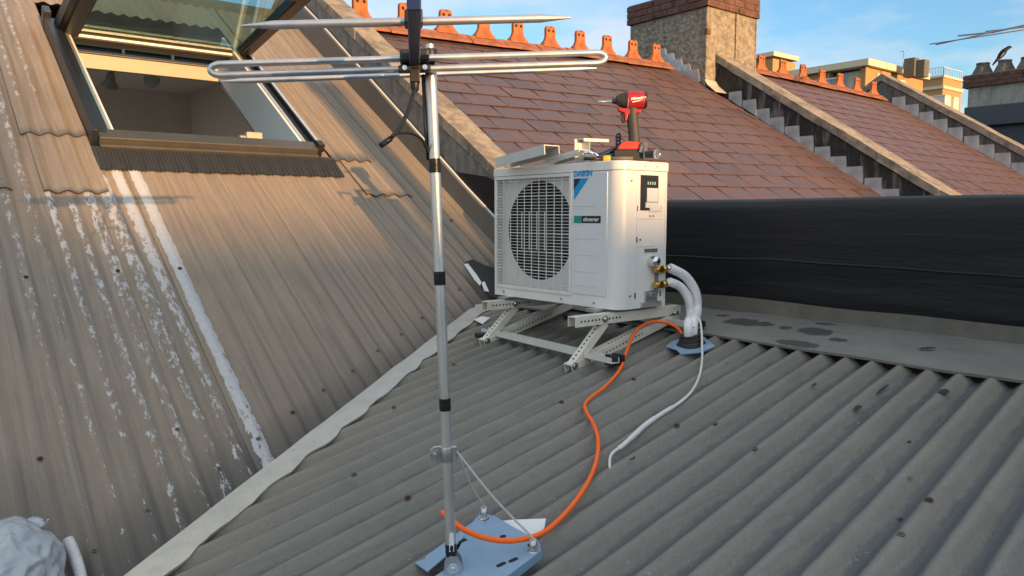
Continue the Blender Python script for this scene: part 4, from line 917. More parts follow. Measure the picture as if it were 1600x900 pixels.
# recessed bell-mouth panel with the fan opening
FC = V((AX0, 2.640, -.076)); FRAD = .222
bm = B(); k = 72; rec = AX0 + .038
angs = sorted([2 * pi * i / k + .003 for i in range(k)] + [atan2(z_ - FC.z, y_ - FC.y) % (2 * pi) for y_, z_ in ((YG0, ZG0), (YG1, ZG0), (YG1, ZG1), (YG0, ZG1))])
k = len(angs); ring = [bm.verts.new((rec, FC.y + FRAD * cos(a_), FC.z + FRAD * sin(a_))) for a_ in angs]
outer = []
for a_ in angs:
    dx, dz = cos(a_), sin(a_); ts = []
    if dx > 1e-6: ts.append((YG1 - FC.y) / dx)
    if dx < -1e-6: ts.append((YG0 - FC.y) / dx)
    if dz > 1e-6: ts.append((ZG1 - FC.z) / dz)
    if dz < -1e-6: ts.append((ZG0 - FC.z) / dz)
    t = min(ts); outer.append(bm.verts.new((rec, FC.y + dx * t, FC.z + dz * t)))
for i in range(k): face(bm, [ring[i], ring[(i + 1) % k], outer[(i + 1) % k], outer[i]])
for (p, q) in (((YG0, ZG0), (YG1, ZG0)), ((YG1, ZG0), (YG1, ZG1)), ((YG1, ZG1), (YG0, ZG1)), ((YG0, ZG1), (YG0, ZG0))):
    face(bm, [bm.verts.new((x, *w)) for x, w in ((AX0, p), (AX0, q), (rec + .001, q), (rec + .001, p))])
build('bellmouth_panel', bm, MT['acwhite'], AC)
bm = B(); R0 = [bm.verts.new((rec, FC.y + FRAD * cos(2 * pi * i / k), FC.z + FRAD * sin(2 * pi * i / k))) for i in range(k)]; R1 = [bm.verts.new((rec + .13, FC.y + FRAD * .97 * cos(2 * pi * i / k), FC.z + FRAD * .97 * sin(2 * pi * i / k))) for i in range(k)]
for i in range(k): face(bm, [R0[i], R0[(i + 1) % k], R1[(i + 1) % k], R1[i]])
face(bm, R1); build('fan_duct', bm, MT['black'], AC)
bm = B(); hubx = rec + .07; cyl(bm, (hubx - .03, FC.y, FC.z), (hubx + .03, FC.y, FC.z), .06, n=24)
for i in range(3):
    for j in range(10):
        pass
    a0 = 2 * pi * i / 3; rows = []
    for j in range(9):
        a_ = a0 + j * .17; tw = .035 - .07 * j / 8
        rows.append((bm.verts.new((hubx + tw * .6, FC.y + .055 * cos(a_), FC.z + .055 * sin(a_))), bm.verts.new((hubx + tw, FC.y + .205 * cos(a_ + .25), FC.z + .205 * sin(a_ + .25)))))
    for j in range(8): face(bm, [rows[j][0], rows[j + 1][0], rows[j + 1][1], rows[j][1]])
build('fan', bm, MT['fan'], AC)
# wire grille: frame, level wires, upright ribs
bm = B(); xg = AX0 - .001
for (y0, y1, z0, z1) in ((YG0, YG1, ZG1 - .014, ZG1), (YG0, YG1, ZG0, ZG0 + .014), (YG0, YG0 + .014, ZG0 + .0141, ZG1 - .0141), (YG1 - .012, YG1, ZG0 + .0141, ZG1 - .0141)): box(bm, (xg + .004, (y0 + y1) / 2, (z0 + z1) / 2), (.016, y1 - y0, z1 - z0))
nh = 36
for i in range(1, nh):
    z = ZG0 + .01 + (ZG1 - ZG0 - .02) * i / nh; r_ = .0020 if i % 6 == 0 else .0012; box(bm, (xg + .002, (YG0 + YG1) / 2, z), (.0035, YG1 - YG0 - .02, r_ * 2))
for i in range(1, 10):
    y = YG0 + .012 + (YG1 - YG0 - .024) * i / 10; box(bm, (xg + .0, y, (ZG0 + ZG1) / 2), (.0032, .0026, ZG1 - ZG0 - .02))
for i in range(-3, 5):
    if i % 2 == 0: continue
    y = FC.y + i * .0262; hz = .085; box(bm, (xg + .001, y + .0, FC.z), (.0032, .0026, hz * 2))
gr = build('grille', bm, MT['grille'], AC)
# front panel with pressed lines, badge and lettering
bm = B(); box(bm, (AX0 - .0015, 2.279, -.085), (.004, .198, .50)); fp = build('front_panel', bm, MT['acgrey'], AC, bevel=.0015)
for z in (-.105, -.172, -.242, -.300, .03):
    bm = B(); box(bm, (AX0 - .0036, 2.300, z), (.0012, .145, .0022)); build('panel_line', bm, MT['offcut'], fp)
XF = AX0 - .0042
def tri(bm, pts, x=XF, mi=0): face(bm, [bm.verts.new((x, y, z)) for y, z in pts], mi)
bm = B(); tri(bm, [(2.372, .144), (2.285, .144), (2.371, .056), (2.372, .056)][:3]); tri(bm, [(2.372, .144), (2.330, .144), (2.372, .098)], XF - .0006, 1); 
build('logo', bm, [MT['blue'], MT['navy']], fp, recalc=False)
def text(s, name, org, right, up, size, mat, parent, shear=0, ext=.0003, bold=0):
    cu = bpy.data.curves.new(name, 'FONT'); cu.body = s; cu.size = size; cu.shear = shear; cu.extrude = ext; cu.offset = bold
    ob = bpy.data.objects.new(name, cu); C.objects.link(ob); bpy.context.view_layer.update()
    dg = bpy.context.evaluated_depsgraph_get(); me = bpy.data.meshes.new_from_object(ob.evaluated_get(dg)); bpy.data.objects.remove(ob)
    right, up = V(right).normalized(), V(up).normalized(); nrm = right.cross(up); M = Matrix((right, up, nrm)).transposed().to_4x4()
    off = V((0, 0, 0)); w = parent
    while w is not None: off += w.location; w = w.parent
    M.translation = V(org) - off; me.transform(M); me.materials.clear(); me.materials.append(mat)
    o_ = bpy.data.objects.new(name, me); C.objects.link(o_); o_.parent = parent; return o_
text('DAIKIN', 'lettering', (XF - .0004, 2.373, .153), (0, -1, 0), (0, 0, 1), .0325, MT['blue'], fp, .0, bold=.0012)
bm = B(); box(bm, (XF, 2.292, -.024), (.0016, .155, .029)); bg_ = build('badge', bm, MT['black'], fp)
bm = B(); box(bm, (XF - .001, 2.346, -.024), (.0016, .047, .029)); build('badge_end', bm, MT['teal'], bg_)
text('eInverter', 'lettering', (XF - .0014, 2.314, -.031), (0, -1, 0), (0, 0, 1), .024, MT['whiteprint'], bg_, .2, bold=.0004)
# right side: terminal opening, stop valves, cover plate, slots, screws
YS = AY0
bm = B(); box(bm, (2.412, YS - .0005, .070), (.160, .004, .186)); sp = build('service_cover', bm, MT['acwhite'], AC, bevel=.0015)
bm = B(); box(bm, (2.405, YS - .0028, .083), (.108, .0016, .142)); to = build('terminal_opening', bm, MT['black'], sp)
bm = B(); box(bm, (2.420, YS - .0050, .075), (.066, .004, .055)); box(bm, (2.418, YS - .006, .034), (.080, .006, .022)); box(bm, (2.440, YS - .007, .018), (.076, .008, .016)); build('terminal_block', bm, MT['reveal'], to)
bm = B()
for i in range(4): box(bm, (2.392 + i * .014, YS - .0052, .122), (.007, .004, .012))
build('terminal_screw', bm, MT['chrome'], to)
bm = B(); box(bm, (2.423, YS - .0012, -.150), (.078, .003, .014)); build('handle_slot', bm, MT['board'], case)
bm = B(); box(bm, (2.40, YS - .001, -.13), (.11, .002, .003)); build('panel_line', bm, MT['acgrey'], case)
for x_ in (2.505, 2.335):
    bm = B(); box(bm, (x_, YS - .001, -.11), (.0018, .002, .48)); build('panel_line', bm, MT['acgrey'], case)
for (x, z) in ((2.336, .02), (2.478, .02), (2.336, -.105), (2.33, -.33), (2.485, -.33)):
    bm = B(); box(bm, (x, YS - .0015, z), (.006, .003, .022)); build('side_slot', bm, MT['board'], case)
for (x, z) in ((2.30, .13), (2.30, -.33), (2.38, .19), (2.45, .19), (2.355, -.105), (2.41, -.01), (2.43, -.01)):
    bm = B(); cyl(bm, (x, YS - .0005, z), (x, YS - .004, z), .0045, n=8); build('screw', bm, MT['bolt'], case)
for y_ in (2.85, 2.45, 2.25):
    bm = B(); cyl(bm, (AX0 - .0005, y_, -.365), (AX0 - .004, y_, -.365), .005, n=8); build('screw', bm, MT['bolt'], case)
bm = B(); box(bm, (2.457, YS - .002, -.262), (.024, .003, .135)); vb = build('valve_plate', bm, MT['galv'], AC)
bm = B(); cyl(bm, (2.425, YS, -.195), (2.425, YS - .03, -.195), .024, .022, 16); lathe(bm, (2.425, YS - .03, -.195), (0, -1, 0), [(0, .022), (.006, .018), (.009, .008)], 16); build('valve_cap', bm, MT['chrome'], AC, smooth=40)
for z, in ((-.228,), (-.291,)):
    bm = B(); cyl(bm, (2.452, YS, z), (2.452, YS - .035, z), .014, n=12); tube(bm, [(2.425, YS - .022, z), (2.452, YS - .022, z), (2.505, YS - .024, z + .002)], .0105, 10); cyl(bm, (2.468, YS - .022, z), (2.492, YS - .023, z + .001), .0165, n=6); cyl(bm, (2.43, YS - .022, z), (2.445, YS - .022, z), .0145, n=6); build('valve', bm, MT['brass'], AC)
    bm = B(); cyl(bm, (2.493, YS - .023, z + .001), (2.515, YS - .025, z + .002), .0145, .012, n=12); build('flare_nut', bm, MT['chrome'], AC)
bm = B(); box(bm, (2.425, YS - .003, -.345), (.075, .006, .06)); box(bm, (2.425, YS - .005, -.372), (.12, .010, .022)); box(bm, (2.425, YS - .012, -.33), (.04, .02, .02)); build('cover_bracket', bm, MT['galv'], AC, bevel=.002)
for y_ in (2.22, 2.80):
    bm = B(); box(bm, (2.38, y_, AZ0 - .006), (.40, .05, .012)); build('base_rail', bm, MT['galv'], AC)

# ------------------------------------------------------------------ slotted bracket stand
ST = thing('bracket_stand', (2.3, 2.5, -.6), 'cream slotted steel bracket stand under the air conditioner with holes along its arms', 'stand')
zt = AZ0 - .0125; fy = (2.165, 2.80)
def holes(bm, p0, p1, nrm, s0, s1, step, r):
    p0, p1 = V(p0), V(p1); d = (p1 - p0); Ls = d.length; d.normalize(); s = s0
    while s < min(s1, Ls): hole(bm, p0 + d * s, nrm, r, 1, 1.0, d); s += step
for y in fy:
    fx = 2.015 if y < 2.5 else 2.07; foot = V((fx, y, zA(fx) + AA + .012)); back = V((2.64, y, zt - .022)); tip = V((fx + .015, y, zt)); knee = V((fx + .175, y, zt - .03))
    bm = B(); channel(bm, tip, V((2.655, y, zt)), .044, .040, .0035)
    for sg in (-1, 1): holes(bm, tip + V((0, sg * .0222, -.020)), V((2.655, y + sg * .0222, zt - .02)), (0, sg, 0), .03, .26, .0195, .0046)
    arm = build('top_arm', bm, [MT['stand'], MT['dark']], ST, recalc=True)
    bm = B(); cyl(bm, knee + V((0, -.034, .010)), knee + V((0, .034, .010)), .009, n=6); cyl(bm, knee + V((0, -.026, .010)), knee + V((0, -.0225, .010)), .014, n=14); build('bolt', bm, MT['bolt'], arm)
    # strut
    bm = B(); ds = (knee - foot).normalized(); nx_ = V((0, 1, 0)).cross(ds); nx_ = -nx_ if nx_.x > 0 else nx_
    channel(bm, foot + V((0, 0, .0)) - nx_ * -.0, knee + ds * .006, .036, .030, .003, up=nx_)
    holes(bm, foot + nx_ * .0004, knee + nx_ * .0004, nx_, .035, .5, .0195, .0046)
    strut = build('strut', bm, [MT['stand'], MT['dark']], ST)
    # lower arm
    bm = B(); channel(bm, foot + V((-.006, 0, .006)), back, .044, .038, .0035)
    dn = (back - foot).normalized(); upn = V((0, 1, 0)).cross(dn); upn = -upn if upn.z < 0 else upn
    holes(bm, foot + V((0, 0, .006)) + upn * .0004, back + upn * .0004, upn, .07, .42, .0195, .0046)
    for sg in (-1, 1): holes(bm, foot + V((0, sg * .0222, .006)) - upn * .018, back + V((0, sg * .0222, 0)) - upn * .018, (0, sg, 0), .09, .42, .0195, .004)
    low = build('lower_arm', bm, [MT['stand'], MT['dark']], ST)
    bm = B(); cyl(bm, foot + V((.012, -.030, .0)), foot + V((.012, .030, .0)), .0095, n=8); cyl(bm, foot + V((.012, -.0255, .0)), foot + V((.012, -.0222, .0)), .015, n=14); build('bolt', bm, MT['bolt'], low)
    bm = B(); cyl(bm, back + V((-.02, -.030, -.008)), back + V((-.02, .030, -.008)), .008, n=8); build('bolt', bm, MT['bolt'], low)
for (x, z) in ((2.115, zA(2.115) + AA + .022), (2.60, zt - .075)):
    bm = B(); channel(bm, (x - .03, 1.985, z), (x + .045, 2.90, z), .040, .022, .003, openup=True); cb_ = build('crossbar', bm, MT['standwhite'], ST)
    for y in (2.02, 2.86):
        zr_ = zA(x) + AA; bm = B(); box(bm, (x, y, z - .004), (.056, .05, .022)); 
        if z - .015 - zr_ > .01: box(bm, (x, y, (z - .013 + zr_) / 2), (.05, .05, z - .013 - zr_))
        build('rubber_foot', bm, MT['rubber'], cb_, bevel=.004)
    for dx_ in (-.024, .024):
        bm = B(); box(bm, (x + dx_ * .8, 2.015, z + .014), (.012, .06, .026)); build('rubber_clip', bm, MT['rubber'], cb_, bevel=.003)
bm = B()
for y in (2.22, 2.80):
    for x in (2.22, 2.54):
        bp_ = B(); box(bp_, (x, y, AZ0 - .012), (.04, .05, .003)); build('mounting_pad', bp_, MT['rubber'], ST)
bm.free()

# ------------------------------------------------------------------ pipes, boot, hose, cable
def tubething(name, pts, r, mat, label, cat, group=None, n=12, sub=8, parent=None, flat=1.0):
    bm = B(); p = spline(pts, sub); rr = r if not isinstance(r, list) else [r[min(len(r) - 1, int(i * len(r) / len(p)))] for i in range(len(p))]
    tube(bm, p, rr, n, flat=flat); o_ = build(name, bm, MT[mat], parent, smooth=60)
    if label: tag(o_, label, cat, group)
    return o_
bc = onA(1080, 541, .02)
P_ = lambda x, y, Y: onY(x, y, Y)
tubething('insulated_pipe', [V((2.512, YS - .025, -.226)), P_(1052, 421, 2.085), P_(1072, 433, 2.07), P_(1087, 458, 2.055), P_(1089, 488, 2.04), bc + V((.014, .004, .09)), bc + V((.008, .0, .02))], .0198, 'whitepipe', 'white insulated pipe curving from the upper brass valve of the condenser to the roof', 'pipe', 'insulated pipes', sub=10)
tubething('insulated_pipe', [V((2.512, YS - .025, -.289)), P_(1048, 441, 2.085), P_(1064, 449, 2.075), P_(1076, 468, 2.06), P_(1079, 494, 2.05), bc + V((-.016, .004, .09)), bc + V((-.014, .0, .02))], .0182, 'whitepipe', 'white insulated pipe curving from the lower brass valve of the condenser to the roof', 'pipe', 'insulated pipes', sub=10)
BT = thing('roof_boot', bc, 'black rubber roof boot on bent grey flange where pipes enter the low roof', 'roof boot')
bm = B(); pl = [onA(x, y, h) for x, y, h in ((1040, 541, .028), (1050, 533, .03), (1066, 528, .026), (1100, 526, .026), (1117, 540, .03), (1096, 550, .022), (1064, 553, .024), (1057, 546, .03))]
cen = bm.verts.new(sum(pl, V()) / len(pl) + NA * .006); vv = [bm.verts.new(p) for p in pl]; v2 = [bm.verts.new(p - NA * .004) for p in pl]
for i in range(len(vv)): face(bm, [cen, vv[i], vv[(i + 1) % len(vv)]]); face(bm, [vv[i], v2[i], v2[(i + 1) % len(vv)], vv[(i + 1) % len(vv)]])
build('flange', bm, MT['blueplate'], BT)
bm = B(); lathe(bm, bc, NA, [(-.01, .058), (.010, .058), (.013, .052), (.020, .050), (.024, .046), (.034, .045), (.037, .041), (.048, .040), (.049, .03)], 20); build('boot', bm, MT['rubber'], BT, smooth=35)

oh = [(1069, 526, .03), (1058, 512, .06), (1040, 504, .075), (1018, 503, .085), (1000, 511, .08), (988, 527, .06), (978, 552, .035), (969, 577, .026), (948, 602, .026), (926, 619, .026), (914, 632, .026), (917, 645, .026), (927, 662, .026), (934, 683, .026), (934, 708, .026), (926, 738, .026), (908, 771, .027), (880, 806, .030), (845, 834, .042), (800, 845, .052), (760, 841, .064), (728, 829, .080), (704, 812, .092), (691, 800, .10)]
oc = tubething('orange_conduit', [onA(x, y, h) for x, y, h in oh], .0062, 'orange', 'bright orange flexible conduit snaking from the roof boot across to the aerial pole', 'conduit', n=10, sub=6)
wc = [(1084, 512, .10), (1081, 500, .115), (1086, 494, .12), (1093, 500, .11), (1096, 515, .085), (1097, 540, .04), (1097, 562, .028), (1093, 587, .022), (1081, 611, .022), (1062, 629, .022), (1035, 646, .020), (1010, 663, .020), (990, 681, .020), (972, 697, .020), (958, 707, .020), (953, 717, .018), (953, 732, .016)]
tubething('white_cable', [onA(x, y, h) for x, y, h in wc], [.0046] * 9 + [.0055, .0072, .0085, .0085, .0072, .0048, .0042, .0042], 'cablewhite', 'thin white flat cable trailing loose down the low corrugated roof', 'cable', n=8, sub=8)

# ------------------------------------------------------------------ tv aerial on its mounting plate
pb_ = V((.919, 1.359, -.772)); pt_ = V((.888, 1.379, .346))
AN = thing('tv_aerial', pb_, 'aluminium pole with horizontal aerial rods fixed to a blue grey base plate in the foreground', 'aerial')
pd = (pt_ - pb_).normalized(); Lp = (pt_ - pb_).length
def onpole(y_px):   # point on the pole seen at this picture height
    lo_, hi_ = 0.0, 1.0
    for _ in range(40):
        m = (lo_ + hi_) / 2; p = pb_ + (pt_ - pb_) * m; yy = 450 - PX * p.dot(UC) / p.dot(FW)
        if yy > y_px: lo_ = m
        else: hi_ = m
    return pb_ + (pt_ - pb_) * lo_
bm = B(); tube(bm, [pb_ - pd * .0, onpole(112)], .0114, 20); mast = build('pole', bm, MT['alu'], AN, smooth=40)
bm = B(); tube(bm, [onpole(114), pt_], .0094, 16); build('inner_pole', bm, MT['galv'], mast, smooth=40)
bm = B(); cyl(bm, onpole(128), onpole(113), .0121, n=20); build('pole_collar', bm, MT['galv'], mast, smooth=40)
for a_, b_ in ((270, 248), (445, 424), (641, 622), (868, 849)):
    bm = B(); pa_, pb2 = onpole(a_), onpole(b_); d_ = (pb2 - pa_); lathe(bm, pa_, d_, [(0, .0123), (d_.length * .5, .0128), (d_.length * .52, .0122), (d_.length * .7, .0127), (d_.length, .0123)], 20); build('tape_band', bm, MT['tape'], mast, smooth=30)
ao = onpole(838) - FH * .0118 ; 
bm = B(); prism(bm, [ao + RT * -.002 + UPZ * -.030, ao + RT * .008 + UPZ * -.030 + FH * .002, ao + RT * .008 + UPZ * .012 + FH * .002, ao + RT * -.002 + UPZ * .012], -FH * .0008); build('barcode_label', bm, MT['paper'], mast)
# second thin tube beside the pole top
bm = B(); s_ = -RT * .0165 + FH * .004; tube(bm, [onpole(250) + s_ * .8, onpole(200) + s_, onpole(116) + s_], .0042, 8); build('clipped_cable', bm, MT['frame'], mast)
# clamp halfway down with two stays
pc = onpole(709); bm = B(); cyl(bm, pc - pd * .016, pc + pd * .016, .0136, n=20)
Rc = Matrix((RT, FH, UPZ)).transposed()
for sg in (-1, 1): prism(bm, [pc + RT * x + UPZ * z + FH * (.003 * sg) for x, z in ((-.012, -.017), (-.012, .017), (-.028, .016), (-.036, .009), (-.038, 0), (-.036, -.009), (-.028, -.016))], FH * .0025)
box(bm, pc + RT * .012, (.018, .012, .034), Rc); cl = build('clamp', bm, MT['galv'], AN, bevel=.001)
bm = B(); cyl(bm, pc - RT * .026 - FH * .014, pc - RT * .026 + FH * .012, .0042, n=10); cyl(bm, pc - RT * .026 - FH * .010, pc - RT * .026 - FH * .006, .0078, n=6); build('bolt', bm, MT['chrome'], cl)
for (x, y) in ((756, 800), (833, 851)):
    q_ = onA(x, y, .040); bm = B(); st_ = pc + RT * .018 + UPZ * .004
    tube(bm, spline([st_ + RT * .0, st_ + (q_ - st_) * .03 + UPZ * .004, st_ + (q_ - st_) * .5, q_ + UPZ * .014, q_], 6), .0024, 8); sy = build('stay', bm, MT['offcut'], AN, smooth=60)
    bm = B(); cyl(bm, q_ + UPZ * .012, q_ - UPZ * .018, .0085, n=12); cyl(bm, q_ - UPZ * .012, q_ - UPZ * .022, .013, n=12); build('stay_foot', bm, MT['galv'], sy)
# base plate: main plate with slots, a lower flap to the left, folded rims
def pl_(x, y, h=.026): return onA(x, y, h)
bm = B(); main = [pl_(*q) for q in ((752, 800), (773, 806), (800, 822), (838, 842), (845, 850), (844, 858), (836, 866), (800, 893), (760, 923), (700, 960), (688, 930), (668, 908), (690, 893), (716, 858), (732, 826), (741, 812))]
prism(bm, main, -NA * .004); plate = build('base_plate', bm, MT['blueplate'], AN, bevel=.0008)
bm = B()
for (x, y, ang, L_) in ((723, 845, .2, .020), (786, 838, 1.0, .010), (802, 875, .25, .022), (783, 882, .25, .022), (830, 851, .3, .014), (759, 811, .3, .012), (690, 890, .6, .026)):
    c_ = pl_(x, y, .0264); d_ = (eu * cos(ang) - ev * sin(ang)); e_ = NA.cross(d_); pts_ = []
    for k_ in range(12):
        a_ = 2 * pi * k_ / 12; pts_.append(bm.verts.new(c_ + NA * .0004 + d_ * ((L_ - .006) * (1 if cos(a_) > 0 else -1) * .36 + .0062 * cos(a_)) + e_ * .0060 * sin(a_)))
    face(bm, pts_); build('slot', bm, MT['dark'], plate); bm = B()
bm.free()
bm = B(); rim = [pl_(*q) for q in ((844, 858), (836, 866), (800, 893), (760, 923))]
for i in range(3): prism(bm, [rim[i], rim[i + 1], rim[i + 1] - NA * .020, rim[i] - NA * .020], (V((.6, -.6, 0)).normalized()) * .003)
build('folded_rim', bm, MT['blueplate'], plate)
bm = B(); flp = [pl_(*q) for q in ((740, 813, .024), (738, 816, .024), (665, 869, .024), (664, 873, .022), (648, 879, .018), (668, 893, .018), (700, 866, .020), (735, 828, .024))]; prism(bm, flp, -NA * .003); build('side_flap', bm, MT['blueplate'], plate)
# foot of the pole: hinge cheeks and bolt
bm = B()
for sg in (-1, 1): prism(bm, [pb_ + RT * x + UPZ * z + FH * (.014 * sg) for x, z in ((-.02, -.05), (.026, -.05), (.022, .012), (.012, .028), (-.002, .03), (-.014, .02))], FH * .003 * sg)
ft = build('hinge_cheek', bm, MT['galv'], AN); pk = onpole(887) + RT * .004
bm = B(); cyl(bm, pk - FH * .024, pk + FH * .024, .0055, n=10); cyl(bm, pk - FH * .0205, pk - FH * .017, .013, n=18); cyl(bm, pk - FH * .025, pk - FH * .020, .0075, n=6); build('bolt', bm, MT['chrome'], ft)
# boom and rods
D1 = 1.60; bx0 = atd(648, 100, D1); zE = bx0.z
bd_ = -V((bx0.x, bx0.y, 0)).normalized()                      # boom runs level towards the viewer
ed = (UPZ.cross(bd_)); ed = ed if ed.dot(RT) > 0 else -ed
hr_ = -bd_
def rod_ends(x0_, y0_, x1_, y1_, D):          # both ends at the same distance in front of the viewer
    out = []
    for x_, y_ in ((x0_, y0_), (x1_, y1_)): d_ = ray(x_, y_); out.append(d_ * (D / d_.dot(hr_)))
    return out
dl, dr = rod_ends(329, 109.5, 946, 90, D1)
ed = (dr - dl).normalized()
Dd = 1.33; ddl, ddr = rod_ends(377, 40.5, 891, 27.5, Dd); dist_dir = D1 - Dd
Dr = 1.78; rfl, rfr = rod_ends(344, 127.5, 932, 106.5, Dr); dist_ref = D1 - Dr
bx0 = dl + ed * (bx0 - dl).dot(ed)
bp0, bp1 = bx0 + bd_ * (dist_ref - .03) + UPZ * -.018, bx0 + bd_ * (dist_dir + .17) + UPZ * .0
bm = B(); Rb = Matrix((ed, bd_, UPZ)).transposed(); cm = (bp0 + bp1) / 2; box(bm, bx0 + bd_ * (dist_dir + .17 - .03) / 2 + UPZ * .004, (.021, dist_dir + .17 + .03, .023), Rb); box(bm, bx0 + bd_ * (dist_ref / 2 - .02) + UPZ * -.010, (.019, abs(dist_ref) + .03, .019), Rb); boom = build('boom', bm, MT['boomblue'], AN, bevel=.002)
def rod(p, q, r, name, par_):
    d_ = (q - p); L_ = d_.length; bm = B(); lathe(bm, p, d_, [(0, r * .25), (.022, r * .55), (.05, r), (L_ * .5, r), (L_ - .05, r), (L_ - .022, r * .55), (L_, r * .25)], 14); return build(name, bm, MT['rodalu'], par_, smooth=40)
rod(ddl, ddr, .0070, 'director_rod', AN); rod(rfl, rfr, .0062, 'reflector_rod', AN)
pm = (ddl + ddr) / 2; pm = ddl + ed * (bx0 - ddl).dot(ed)
bm = B(); box(bm, pm + UPZ * .004, (.030, .040, .024), Rb); build('rod_clip', bm, MT['black'], boom, bevel=.003)
# folded dipole loop
r_ = .0066; hb = .0105; loop = []
cl_, cr_ = dl + ed * .02, dr - ed * .02
for i in range(13):
    a_ = pi / 2 + pi * i / 12; loop.append(cl_ + ed * (.02 * cos(a_)) + UPZ * (hb * sin(a_)))
for i in range(13):
    a_ = -pi / 2 + pi * i / 12; loop.append(cr_ + ed * (.02 * cos(a_)) + UPZ * (hb * sin(a_)))
loop.append(loop[0]); bm = B(); tube(bm, loop, r_, 14, cap=False); build('dipole_loop', bm, MT['rodalu'], AN, smooth=60)
bm = B(); box(bm, bx0 + bd_ * .012 + UPZ * .010, (.058, .05, .026), Rb); dbx = build('connection_box', bm, MT['black'], AN, bevel=.005)
bm = B(); box(bm, bx0 + bd_ * .008 - UPZ * .012, (.064, .03, .012), Rb); box(bm, bx0 + bd_ * .010 - UPZ * .024, (.020, .026, .032), Rb); cyl(bm, bx0 + bd_ * .010 - UPZ * .036, bx0 + bd_ * .010 - UPZ * .056, .010, .007, 14); build('cable_gland', bm, MT['black'], dbx, bevel=.002)
bm = B()
for sg in (-1, 1):
    bm = B(); cyl(bm, bx0 + ed * .020 * sg + bd_ * .020 - UPZ * .012, bx0 + ed * .020 * sg + bd_ * .027 - UPZ * .012, .005, n=10); build('terminal_nut', bm, MT['chrome'], dbx)
mc = onpole(86); bm = B(); box(bm, (mc + bx0 + bd_ * -.02) / 2 - UPZ * .006, (.05, .03, .022), Rb); cyl(bm, mc - UPZ * .012, mc + UPZ * .012, .0145, n=16); build('mast_clamp', bm, MT['black'], AN, bevel=.002)
g0 = bx0 + bd_ * .010 - UPZ * .050; cdist = 1.52
cp = [g0, atd(645, 150, 1.575), atd(637, 175, 1.55), atd(622, 203, 1.52), atd(605, 221, 1.50), atd(598, 226, 1.50)]
tubething('cable', cp, .0042, 'rubber', None, None, n=10, parent=dbx)
bm = B(); e0, e1 = atd(611, 216, 1.497), atd(594, 228, 1.503); tube(bm, [e0, e1], .0056, 10); build('cable_end', bm, MT['tape'], dbx)
tubething('cable', [atd(612, 214, 1.50), atd(622, 208, 1.52), atd(642, 208, 1.56), atd(658, 217, 1.60), atd(667, 232, 1.635), onpole(252)], .0032, 'rubber', None, None, n=8, parent=dbx)
# folded paper under the plate
bm = B(); pp = [onA(x, y, h) for x, y, h in ((775, 815, .016), (800, 812, .022), (853, 810, .020), (851, 823, .022), (846, 832, .018), (815, 838, .015))]; prism(bm, pp, -NA * .0015); pp_ = build('paper', bm, MT['paper']); tag(pp_, 'creased white instruction sheet tucked under the blue aerial base plate', 'paper')
bm = B(); pp = [onA(x, y, h) for x, y, h in ((741, 500, .02), (752, 495, .024), (766, 497, .022), (754, 507, .02))]; prism(bm, pp, NA * .003); pp_ = build('paper', bm, MT['paper']); tag(pp_, 'small white paper scrap near the left foot of the bracket stand', 'paper')

# ------------------------------------------------------------------ tools and offcuts on top of the condenser
ZT = AZ1 + .0005
def tp(x, dist): p = atd(x, 250, dist); return V((p.x, p.y, ZT))
def channel_off(name, x0, x1, d0, d1, w, h, label, z0=0, z1=0):
    p, q = tp(x0, d0) + UPZ * z0, tp(x1, d1) + UPZ * z1; bm = B(); channel(bm, p + UPZ * h, q + UPZ * h, w, h, .004); o_ = build(name, bm, MT['offcut'], bevel=.001); return tag(o_, label, 'metal offcut')
channel_off('metal_channel', 786, 862, 3.56, 3.30, .085, .042, 'pale U shaped metal offcut at the left end on top of the condenser', .0, .036)
channel_off('metal_channel', 858, 912, 3.40, 3.26, .060, .026, 'low pale metal channel lying between the left offcut and the tall bracket', 0, .030)
p0 = tp(906, 3.33); lk = thing('metal_bracket', p0, 'tall pale bent metal bracket with a flat top, standing on the condenser beside the drill', 'metal offcut')
bm = B(); e1 = (RT * .72 + FH * .69); e2 = (-RT * .69 + FH * .72); Rk = Matrix((e1, e2, UPZ)).transposed()
box(bm, p0 + UPZ * .0515 - e1 * .012, (.045, .003, .103), Rk); box(bm, p0 + UPZ * .0515 + e1 * .012 + e2 * -.02 , (.003, .05, .103), Rk); build('upright', bm, MT['offcut'], lk)
bm = B(); prism(bm, [p0 + UPZ * .104 + RT * x + FH * y for x, y in ((-.030, -.005), (.012, -.045), (.125, .0), (.085, .055))], UPZ * -.0035); prism(bm, [p0 + UPZ * .104 + RT * x + FH * y for x, y in ((.012, -.0455), (.125, -.0005), (.125, .002), (.012, -.043))], UPZ * -.012); build('top_flange', bm, MT['offcut'], lk)

DD = 3.27; DR = V((RT.x, RT.y, 0))
k_ = DD / PX * 1.003
def dp(x, y, off=0): b_ = atd(985, 250, DD); return V((b_.x, b_.y, ZT)) + RT * ((x - 985) * k_) + UPZ * ((258 - y) * k_) + FH * off
DRL = thing('impact_driver', dp(985, 258), 'red and black cordless impact driver standing upright on the corner of the condenser', 'power tool')
ax0 = dp(957, 166); L_ = lambda px: px * k_
bm = B(); lathe(bm, dp(1007, 164), -RT, [(0, L_(9)), (L_(1), L_(12.5)), (L_(5), L_(13.2)), (L_(24), L_(13.8)), (L_(29), L_(13.2)), (L_(29.5), L_(10))], 28); body = build('motor_housing', bm, MT['red'], DRL, smooth=35)
bm = B(); lathe(bm, dp(1008.5, 164), -RT, [(0, L_(9)), (L_(.8), L_(12)), (L_(4), L_(13.6)), (L_(4.5), L_(12))], 28); build('end_cap', bm, MT['black'], body, smooth=35)
